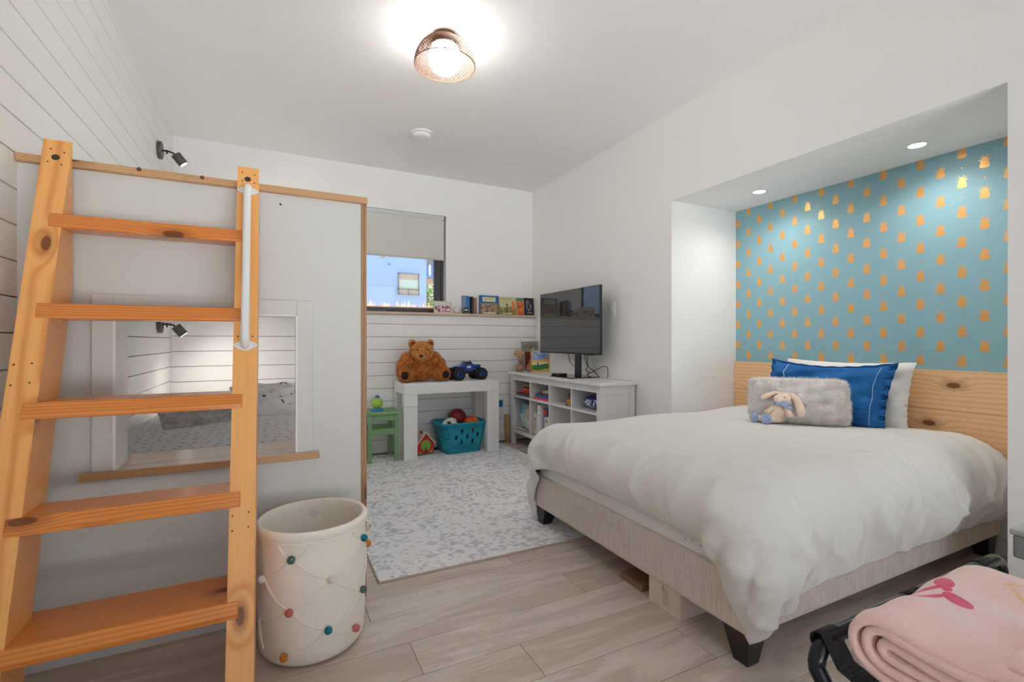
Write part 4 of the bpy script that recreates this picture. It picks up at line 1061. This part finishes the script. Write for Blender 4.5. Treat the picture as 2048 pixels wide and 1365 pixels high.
# ================================================================= CEILING
lp = thing('ceiling_lamp', 'ceiling lamp with white globe inside a copper mesh dome', 'lamp', (.815, 2.44, CZ))
copper = plain('copper_mesh', S(104, 70, 48), .5, metal=.3)
MB().lathe([(0, 0), (.062, 0), (.062, -.022), (.05, -.026), (0, -.026)], 36).build('canopy', copper, lp, smooth=True, angle=30)
def dome(s_):   # s 0..1 from crown to rim
    a = s_*pi/2*1.0; return (.045+.115*math.sin(a)**.9, -.022-.138*(1-math.cos(a))**.9)
m = MB(); NW = 58; NS = 12
for k in range(NW):
    for sg in (-1, 1):
        pts = []
        for i in range(NS+1):
            r, z = dome(i/NS); th = 2*pi*k/NW+sg*i/NS*1.15; pts.append((r*math.cos(th), r*math.sin(th), z))
        m.tube(pts, .0015, 3, caps=False)
m.build('mesh_dome', copper, lp)
MB().lathe([(.160+.0025*math.cos(a), -.160+.0025*math.sin(a)) for a in np.linspace(0, 2*pi, 9)[:-1]], 64, closed=True).build('rim', copper, lp, smooth=True)
MB().lathe([(0, -.026), (.03, -.026), (.034, -.034), (.066, -.048), (.074, -.062), (.070, -.062), (.060, -.052), (0, -.040)], 32).build('globe_holder', copper, lp, smooth=True)
MB().sphere((0, 0, -.122), .086, 32, 20).build('globe', emis('globe_glow', (1, .97, .945, 1), 39), lp, smooth=True)
sd = thing('smoke_detector', 'round white smoke detector on the ceiling behind the lamp', 'smoke detector', (1.035, 3.66, CZ))
MB().lathe([(0, 0), (.088, 0), (.088, -.012), (.080, -.016), (0, -.016)], 40).build('mount', whitep, sd, smooth=True, angle=30)
MB().lathe([(.070, -.016), (.070, -.030), (.060, -.040), (.035, -.042), (.033, -.040), (.031, -.043), (0, -.045)], 40).build('cover', whitep, sd, smooth=True, angle=25)
def downlight(label, x, y):
    t = thing('recessed_light', label, 'recessed light', (x, y, AZ), group='recessed lights over the bed')
    MB().lathe([(.036, -.0008), (.047, -.0008), (.050, -.003), (.046, -.0045), (.037, -.0035)], 32, closed=True).build('trim_ring', whitep, t, smooth=True)
    MB().lathe([(0, -.0012), (.037, -.0012), (.037, -.0022), (0, -.0022)], 28).build('lens', bpy.data.materials.get('lens_glow') or emis('lens_glow', (1, .93, .85, 1), 30), t)
    l = bpy.data.lights.new('spot', 'SPOT'); l.energy = 11.5; l.spot_size = 2.75; l.spot_blend = 1.0; l.color = (1, .95, .89); l.shadow_soft_size = .035
    o = bpy.data.objects.new('spot', l); COL.objects.link(o); o.parent = t; o.location = (0, 0, -.012)
downlight('recessed alcove light farther from the camera', 2.90, 2.11); downlight('recessed alcove light nearer the camera', 2.93, 1.25)

# ================================================================= BED
hbd = thing('headboard', 'knotty pine headboard panel across the alcove wall', 'headboard', (AX-.001, AY0, .30))
for z0, z1 in ((0, .168), (.169, .383), (.384, .593)): MB().box(-.022, 0, .002, AY1-AY0-.002, z0, z1).build('board', headw, hbd, bevel=.0012, seg=1)
BX0, BX1, BY0, BY1, BZ0, BZ1 = 1.338, 3.168, 1.01, 2.405, .105, .295
bd_ = thing('bed_base', 'beige upholstered bed base on tapered black legs', 'bed', (0, 0, 0))
MB().box(BX0, BX1, BY0, BY1, BZ0, BZ1).build('frame', linenm, bd_, bevel=.018, seg=4)
legm = plain('leg_black', S(44, 38, 36), .3, var=.1)
for x in (0, 1):
    for y in (0, 1):
        xo = BX0+.012 if x == 0 else BX1-.012; yo = BY0+.012 if y == 0 else BY1-.012; sx = 1 if x == 0 else -1; sy = 1 if y == 0 else -1
        bq = sorted((xo+sx*.008, xo+sx*.062))+sorted((yo+sy*.008, yo+sy*.062)); tq = sorted((xo, xo+sx*.10))+sorted((yo, yo+sy*.10))
        MB().taper(bq, tq, RZ if (y == 1 and x == 0) else 0, BZ0+.004).build('leg', legm, bd_, bevel=.002)
mt = thing('mattress', 'white sheeted mattress under the duvet', 'mattress', (0, 0, BZ1))
mcx, mcy = (BX0+BX1)/2+.004, (BY0+BY1)/2; mw, md = (BX1-BX0)/2-.006, (BY1-BY0)/2-.008
lev = [(0, .012), (0, 0), (.13, 0)]+[(.13+.10*math.sin(a), .10*(1-math.cos(a))) for a in np.linspace(.15, pi/2, 9)]
V = [[(mcx+x, mcy+y, z) for x, y in rrect(mw-ins, md-ins, .07-ins*.4)] for z, ins in lev]
m = MB(); m.grid([r+[r[0]] for r in V]); m.add(V[-1], [tuple(range(len(V[-1])))]); m.build('sheeted_body', sheetw, mt, smooth=True, angle=60)
for i in range(5): MB().cyl((BX0+.0088, 1.14+.035*i, .03+.008*(i % 2)), (BX0+.0115, 1.14+.035*i, .03+.008*(i % 2)), .003, n=8).build('eyelet', col('eyelet_grey', 150, 150, 148, .5), mt)

def drape(nx, ny, x0, x1, y0, y1, box, rad, steps=170, iters=14, thick=.022, shrink=.93, seed=3):
    r = np.random.default_rng(seed)
    gx = np.linspace(x0, x1, nx); gy = np.linspace(y0, y1, ny); X, Y = np.meshgrid(gx, gy, indexing='ij')
    top = box[5]
    Z = np.full_like(X, top+thick+.004)+r.normal(0, .0015, X.shape)
    p = np.stack([X, Y, Z], -1); old = p.copy(); dx = gx[1]-gx[0]; dy = gy[1]-gy[0]
    c = np.array([(box[0]+box[1])/2, (box[2]+box[3])/2, (box[4]+box[5])/2]); h = np.array([(box[1]-box[0])/2, (box[3]-box[2])/2, (box[5]-box[4])/2])-rad
    # hem seam is gathered: shorter rest length near the border
    bi = np.minimum(np.arange(nx), nx)[:, None]*np.ones((1, ny)); bj = np.minimum(np.arange(ny), ny-1-np.arange(ny))[None, :]*np.ones((nx, 1))
    edge = np.minimum(bi, bj); gather = np.where(edge < 1.5, shrink, np.where(edge < 4, (1+shrink)/2, 1.0+.006*r.normal(0, 1, (nx, ny))))
    def sol(A, B, L, k):
        d = B-A; l = np.sqrt((d*d).sum(-1, keepdims=True))+1e-9; cor = d*((l-L)/l*.5*k); A += cor; B -= cor
    diag = math.hypot(dx, dy)
    for st in range(steps):
        v = (p-old)*.965; old = p.copy(); p = p+v; p[..., 2] -= 9.8*(1/60)**2*.6
        for it in range(iters):
            for o in (0, 1):
                A = p[o:nx-1:2]; B = p[o+1:nx:2]; n = min(len(A), len(B)); sol(A[:n], B[:n], (dx*gather[o:nx-1:2])[:n, :, None], 1)
                A = p[:, o:ny-1:2]; B = p[:, o+1:ny:2]; n = min(A.shape[1], B.shape[1]); sol(A[:, :n], B[:, :n], (dy*gather[:, o:ny-1:2])[:, :n, None], 1)
            if it % 3 == 0:
                for o in (0, 1):
                    A = p[o:nx-1:2, :-1]; B = p[o+1:nx:2, 1:]; n = min(len(A), len(B)); sol(A[:n], B[:n], diag, .5)
                    A = p[o:nx-1:2, 1:]; B = p[o+1:nx:2, :-1]; n = min(len(A), len(B)); sol(A[:n], B[:n], diag, .5)
            if it % 4 == 0:
                for o in range(4):
                    A = p[o:nx-2:4]; B = p[o+2:nx:4]; n = min(len(A), len(B)); sol(A[:n], B[:n], 2*dx, .22)
                    A = p[:, o:ny-2:4]; B = p[:, o+2:ny:4]; n = min(A.shape[1], B.shape[1]); sol(A[:, :n], B[:, :n], 2*dy, .22)
            q = p-c; a = np.abs(q)-h; m_ = np.maximum(a, 0); ln = np.sqrt((m_*m_).sum(-1)); ins = np.minimum(a.max(-1), 0)
            d = ln+ins-rad-thick
            hit = d < 0
            nrm = np.where(ln[..., None] > 1e-6, np.sign(q)*m_/(ln[..., None]+1e-9), np.array([0, 0, 1.]))
            p = np.where(hit[..., None], p-nrm*d[..., None], p)
            fric = hit[..., None]*.35*(np.abs(nrm[..., 2:3]) > .5); p[..., :2] += (old-p)[..., :2]*fric
            p[..., 0] = np.minimum(p[..., 0], AX-.05); p[..., 2] = np.maximum(p[..., 2], .03)
    return p
G = drape(100, 106, 1.215, 3.135, .765, 2.72, (BX0, BX1, BY0, BY1, 0, BZ1+.235), .13)
# loft of the filling: low broad swells, none at the hem
def up2(A):
    for ax in (0, 1):
        A = np.moveaxis(A, ax, 0); n = A.shape[0]; B = np.empty((2*n-1,)+A.shape[1:]); B[::2] = A
        P0 = np.concatenate([A[:1], A[:-1]])[:n-1]; P3 = np.concatenate([A[2:], A[-1:]]); B[1::2] = (-P0+9*A[:-1]+9*A[1:]-P3)/16; A = np.moveaxis(B, 0, ax)
    return A
G = up2(G)
nx, ny = G.shape[:2]; U, V = np.meshgrid(np.linspace(0, 1, nx), np.linspace(0, 1, ny), indexing='ij')
def blur(A, n):
    for _ in range(n):
        for ax in (0, 1):
            A = np.moveaxis(A, ax, 0); B = A.copy(); B[1:-1] = .25*A[:-2]+.5*A[1:-1]+.25*A[2:]; A = np.moveaxis(B, 0, ax)
    return A
G = blur(G, 4)
Nn = np.cross(np.gradient(G, axis=0), np.gradient(G, axis=1)); Nn /= np.linalg.norm(Nn, axis=-1, keepdims=True)+1e-9
Nn = blur(Nn, 10); Nn /= np.linalg.norm(Nn, axis=-1, keepdims=True)+1e-9
puff = np.clip(np.minimum(np.minimum(U*16, 1), np.minimum(np.minimum(V, 1-V)*16, 1)), 0, 1)
lf = .030+.010*np.sin(7*U+2)*np.sin(6*V+1)+.006*np.sin(15*U+9*V)
def folds(a, d, n, seed):   # sharp-crested oblique folds running inwards from a hem
    r = np.random.default_rng(seed); out = 0
    for k in range(n):
        c = r.uniform(0, 1); sl = r.normal(0, .55); w = r.uniform(.007, .022); L = r.uniform(.07, .24); am = r.uniform(.3, 1)
        q = (a-c-sl*d*.6-.02*np.sin(d*30+k))/w; out = out+am*np.exp(-np.abs(q)**1.3)*np.exp(-(d/L)**1.5)
    return out
ripple = .030*folds(U, V, 44, 2)+.026*folds(V, U*1.2, 44, 4)+.018*folds(V+U, V*.8, 12, 6)-.016*folds(U, V, 26, 9)
big = .010*np.sin(5*U+3*V+1)*np.sin(4*V-2*U)+.004*np.sin(17*U-6*V)*np.sin(3*V+1)
G = G+Nn*(((lf+big)*puff+ripple*(.25+.75*puff))[..., None])
m = MB(); m.grid(G); du = m.build('duvet', duvetm, None, smooth=True, angle=180)
so = du.modifiers.new('thick', 'SOLIDIFY'); so.thickness = .012; so.offset = -1
tag(du, 'white cotton duvet draped over the bed', 'duvet')
DZ_ = .578

# pillows
wp = thing('white_pillow', 'white pillow behind the blue denim pillow', 'pillow', (3.072, 1.695, .738), (-.20, 0, -pi/2-.02))
pillow('cover', .73, .40, .13, sheetw, wp, seed=11, pinch=.08, flange=.04)
bp = thing('denim_pillow', 'blue denim pillow with flanged edge and white stitched lines', 'pillow', (2.962, 1.745, .742), (-.32, 0, -pi/2-.05))
_, F = pillow('cover', .76, .40, .17, denimm, bp, n=60, seed=12, pinch=.10, flange=.09, sag=.02)
stm = col('stitch_white', 206, 214, 226, .8)
def stitch(cols, rows, vertical=True, r=.0016):
    pts = [F[cols, j]+np.array([0, -.002, 0]) for j in range(rows[0], rows[1])]
    MB().tube([tuple(q) for q in pts], r, 5).build('stitch_line', stm, bp)
pts = [F[int(17-5*math.sin((j-20)/40*1.2)), j]+np.array([0, -.0025, 0]) for j in range(20, 58)]
P2 = [tuple(np.mean(pts[max(0, i-2):i+3], axis=0)) for i in range(len(pts))]
MB().tube(P2, .0022, 5).build('stitch_line', stm, bp); stitch(54, (5, 56), r=.0012)
fp_ = thing('fur_cushion', 'pale grey fluffy rectangular cushion in front of the denim pillow', 'cushion', (2.685, 1.715, .705), (-.30, 0, math.atan2(1.49-1.87, 2.81-2.49)))
_, F2 = pillow('cover', .52, .275, .16, furgrey, fp_, seed=14, pinch=.04, rc=.06, lump=.008, pw=.5)
P, N = fur_points(F2, 14000, 15); blades('fur', P, N, .017, .0011, furgrey, fp_, .35, 16, .4)

# plush bunny
bn = thing('plush_bunny', 'small beige plush bunny with long ears and blue scarf on duvet', 'plush toy', (2.548, 1.735, .588), (0, 0, math.radians(-58))); bn.scale = (1.1, 1.1, 1.1)
cream = m_fur('bunny_plush', S(238, 208, 184), S(248, 226, 208), 40); bl2 = m_fur('bunny_blue', S(150, 172, 214), S(176, 194, 228), 40)
blob('body', [((0, .01, .045), (.042, .035, .045)), ((.005, .02, .085), (.028, .024, .03)), ((-.02, -.0, .03), (.03, .03, .028))], cream, bn, .005)
blob('head', [((.022, .012, .127), (.036, .030, .029)), ((.0, -.004, .123), (.026, .022, .021))], cream, bn, .005)
def limb(name, pts, rs, mat=cream): return MB().tube(pts, rs, 12).build(name, mat, bn, smooth=True, angle=180)
def ear(pts, w):
    A = []
    P = [Vector(p) for p in pts]
    for i, p in enumerate(P):
        s_ = i/(len(P)-1); wd = w*(.35+.65*math.sin(min(s_*1.25, 1)*pi/2))*(1 if s_ < .9 else .62)
        t = (P[min(i+1, len(P)-1)]-P[max(i-1, 0)]).normalized(); sd_ = t.cross(Vector((0, -1, 0))).normalized()
        ring = [p+sd_*(wd*math.cos(a))+Vector((0, -1, 0))*(.009*math.sin(a)) for a in np.linspace(0, 2*pi, 13)[:-1]]
        A.append([tuple(q) for q in ring]+[tuple(ring[0])])
    m = MB().grid(A); m.add([A[-1][k] for k in range(12)], [tuple(range(12))]); o = m.build('ear', cream, bn, smooth=True, angle=180); return o
ear([(.035, .012, .148), (.062, .004, .142), (.082, -.004, .118), (.094, -.008, .085), (.098, -.010, .055), (.096, -.010, .040)], .021)
ear([(.008, .018, .152), (-.018, .014, .152), (-.045, .010, .140), (-.066, .006, .128), (-.078, .004, .121)], .014)
limb('arm', [(.03, -.012, .082), (.046, -.024, .06), (.052, -.032, .036)], [.011, .014, .017]); limb('arm', [(-.022, -.004, .080), (-.042, -.012, .062), (-.058, -.016, .048)], [.010, .012, .013])
limb('leg', [(.01, -.02, .020), (-.03, -.045, .018), (-.05, -.055, .022)], [.016, .014, .016]); limb('leg', [(-.03, -.005, .018), (-.075, -.022, .018), (-.098, -.03, .022)], [.016, .014, .016])
MB().sphere((-.052, -.066, .024), (.026, .014, .026)).build('foot_pad', bl2, bn, smooth=True); MB().sphere((-.108, -.036, .024), (.020, .018, .024)).build('foot_pad', bl2, bn, smooth=True)
MB().lathe([(.027+.008*math.cos(a), .009*math.sin(a)) for a in np.linspace(0, 2*pi, 9)[:-1]], 24, (.012, .012, .100), closed=True).build('scarf', bl2, bn, smooth=True)
limb('scarf_tail', [(.015, -.024, .096), (.036, -.030, .088), (.062, -.026, .080)], [.007, .008, .005], bl2)
for ex in (.028,): MB().sphere((ex, -.018, .133), .0028, 8, 6).build('eye', dkp, bn)
MB().sphere((-.022, -.012, .124), (.003, .003, .002), 8, 6).build('nose', dkp, bn)

cbx = thing('cardboard_box', 'small pale cardboard box tucked under the bed foot', 'box', (1.358, 1.312, 0))
cdm = plain('card_pale', S(226, 206, 196), .8, var=.04)
MB().box(0, .35, 0, .168, 0, .10).build('carton', cdm, cbx, bevel=.002); MB().box(-.0008, 0, .06, .09, .022, .085).build('tape', col('tape_grey', 200, 186, 176, .5), cbx)
MB().box(-.0008, 0, .088, .0905, .07, .095).build('slot', col('slot_dark', 70, 56, 50, .8), cbx)
fbx = MB().box(0, .3, 0, .145, 0, .026).build('flat_wooden_box', wood('flat_box_wood', S(150, 118, 92), S(120, 90, 68), None, 'Y', 1.5, .5, 80), bevel=.002); fbx.location = (1.372, 1.535, 0); tag(fbx, 'flat brown box lying under the bed edge beside the cardboard box', 'box')

# ================================================================= LUGGAGE RACK WITH BLANKET
rk = thing('luggage_rack', 'black tubular folding rack with woven straps in the foreground', 'rack', (0, 0, 0))
tubem = plain('rack_black', S(40, 42, 48), .22, metal=.5)
RZR = .545
def loop(y, yl):
    r = .042; pts = [(.812, yl, .0), (.812, y+(yl-y)*.4, .25)]
    for i in range(9): a = pi-(pi/2)*i/8; pts.append((.812+r+r*math.cos(a), y, RZR-r+r*math.sin(a)))
    for i in range(9): a = pi/2-(pi/2)*i/8; pts.append((1.52-r+r*math.cos(a), y, RZR-r+r*math.sin(a)))
    pts += [(1.52, y+(yl-y)*.4, .25), (1.52, yl, 0)]
    return MB().tube(pts, .0135, 16).build('frame', tubem, rk, smooth=True)
loop(.486, .05); loop(.0, .44)
webm = NT('webbing'); _x, _y, _z = webm.xyz(); webm.bump((_y*900.0).op('SINE')+(_x*900.0).op('SINE'), .5, .002); webm = webm.done(S(34, 33, 34), .85)
for xa in (.818, 1.10, 1.40):
    A = []
    prof = [(.486+.0155*math.cos(a), RZR+.0155*math.sin(a)) for a in np.linspace(-pi/2, pi*.6, 9)]+[(.470, RZR-.004), (.455, RZR-.028), (.41, RZR-.041), (.30, RZR-.041), (.234, RZR-.042), (.17, RZR-.041), (.07, RZR-.040), (.033, RZR-.030), (.016, RZR-.004)]+[(.0+.0155*math.cos(a), RZR+.0155*math.sin(a)) for a in np.linspace(pi*.4, pi*1.5, 9)]
    A = [[(xa, p, q), (xa+.046, p, q)] for p, q in prof]
    o = MB().grid(A).build('strap', webm, rk, smooth=True); o.modifiers.new('s', 'SOLIDIFY').thickness = .0022
BLX, BLY, BLZ = .838, .068, .508
KB = 1.037
BOW = [(1.020*KB-BLX, .397*KB-BLY, .025, .014, .38), (.970*KB-BLX, .3605*KB-BLY, .0285, .013, .94), (.984*KB-BLX, .4065*KB-BLY, .029, .0062, -.70), (.9485*KB-BLX, .3915*KB-BLY, .035, .0067, -.44), (.997*KB-BLX, .384*KB-BLY, .009, .007, .4)]
GOLD = [(1.105*KB-BLX, .338*KB-BLY, .016, .004, -.6), (1.075*KB-BLX, .322*KB-BLY, .026, .003, .66)]
blm = m_blanket()
bk_ = thing('folded_blanket', 'pink fleece blanket with red bows, rolled flat on the rack', 'blanket', (BLX, BLY, BLZ))
TH_, WD = .134, .398; lay = .0172
# flattened spiral centreline from the outside inwards
def stadium(k):
    return None
path = []; turns = 3
for ti in range(turns*48+1):
    s_ = ti/48; off = lay*s_; hh = TH_/2-lay*.5-off; fr_ = (s_ % 1.0)
    hh = max(hh, .003); ha = WD/2-lay*.5-off*1.1; straight = max(ha-hh, .0)*2; per = 2*straight+2*pi*hh; d = fr_*per
    cy = WD/2; cz = TH_/2
    if d < straight/2: y_, z_ = -d, hh   # start mid-top heading to -Y
    elif d < straight/2+pi*hh: a = (d-straight/2)/hh; y_, z_ = -straight/2-hh*math.sin(a), hh*math.cos(a)
    elif d < 1.5*straight+pi*hh: y_, z_ = -straight/2+(d-straight/2-pi*hh), -hh
    elif d < 1.5*straight+2*pi*hh: a = (d-1.5*straight-pi*hh)/hh; y_, z_ = straight/2+hh*math.sin(a), -hh*math.cos(a)
    else: y_, z_ = straight/2-(d-1.5*straight-2*pi*hh), hh
    path.append((y_+cy, z_+cz, s_))
nxb = 26; A = []
rr = np.random.default_rng(9)
for k, (y_, z_, s_) in enumerate(path):
    row_ = []
    for i in range(nxb):
        u = i/(nxb-1); x0_ = .006*math.sin(s_*5+1)+.010*(1-s_/3)*0-.004*s_; xx = x0_+.385*u
        wob = .004*math.sin(9*u+y_*20)+.003*math.sin(21*u-y_*31)+.006*math.sin(4*u+2)*math.sin(y_*9)
        top_ = 1 if z_ > TH_/2 else .15
        e_ = .012*(max(0, 1-u/.06)**2+max(0, (u-.94)/.06)**2)*(1 if s_ < 1 else .2)
        zz = z_+wob*top_-(e_ if z_ > TH_/2 else -e_*.3)
        row_.append((xx, y_, max(zz, lay*.5)))
    A.append(row_)
m = MB(); m.grid(A); o = m.build('fleece', blm, bk_, smooth=True, angle=180); q = o.modifiers.new('s', 'SOLIDIFY'); q.thickness = lay*.92; q.offset = 0
q = o.modifiers.new('b', 'SUBSURF'); q.levels = 1; q.render_levels = 1
P = np.array(A)[:48]; pf = P.reshape(-1, 3); gN = np.cross(np.gradient(P, axis=0), np.gradient(P, axis=1)).reshape(-1, 3); gN /= np.linalg.norm(gN, axis=1)[:, None]+1e-9
gb_ = thing("grey_storage_box", 'grey lidded box resting on the far end of the rack', 'box', (1.495, .066, RZR+.0145))
MB().box(0, .09, 0, .394, 0, .052).build('body', col('box_grey', 140, 144, 146, .5), gb_, bevel=.006)
MB().box(-.004, .094, -.004, .398, .052, .066).build('lid', col('box_grey_light', 176, 178, 178, .5), gb_, bevel=.005, seg=3)
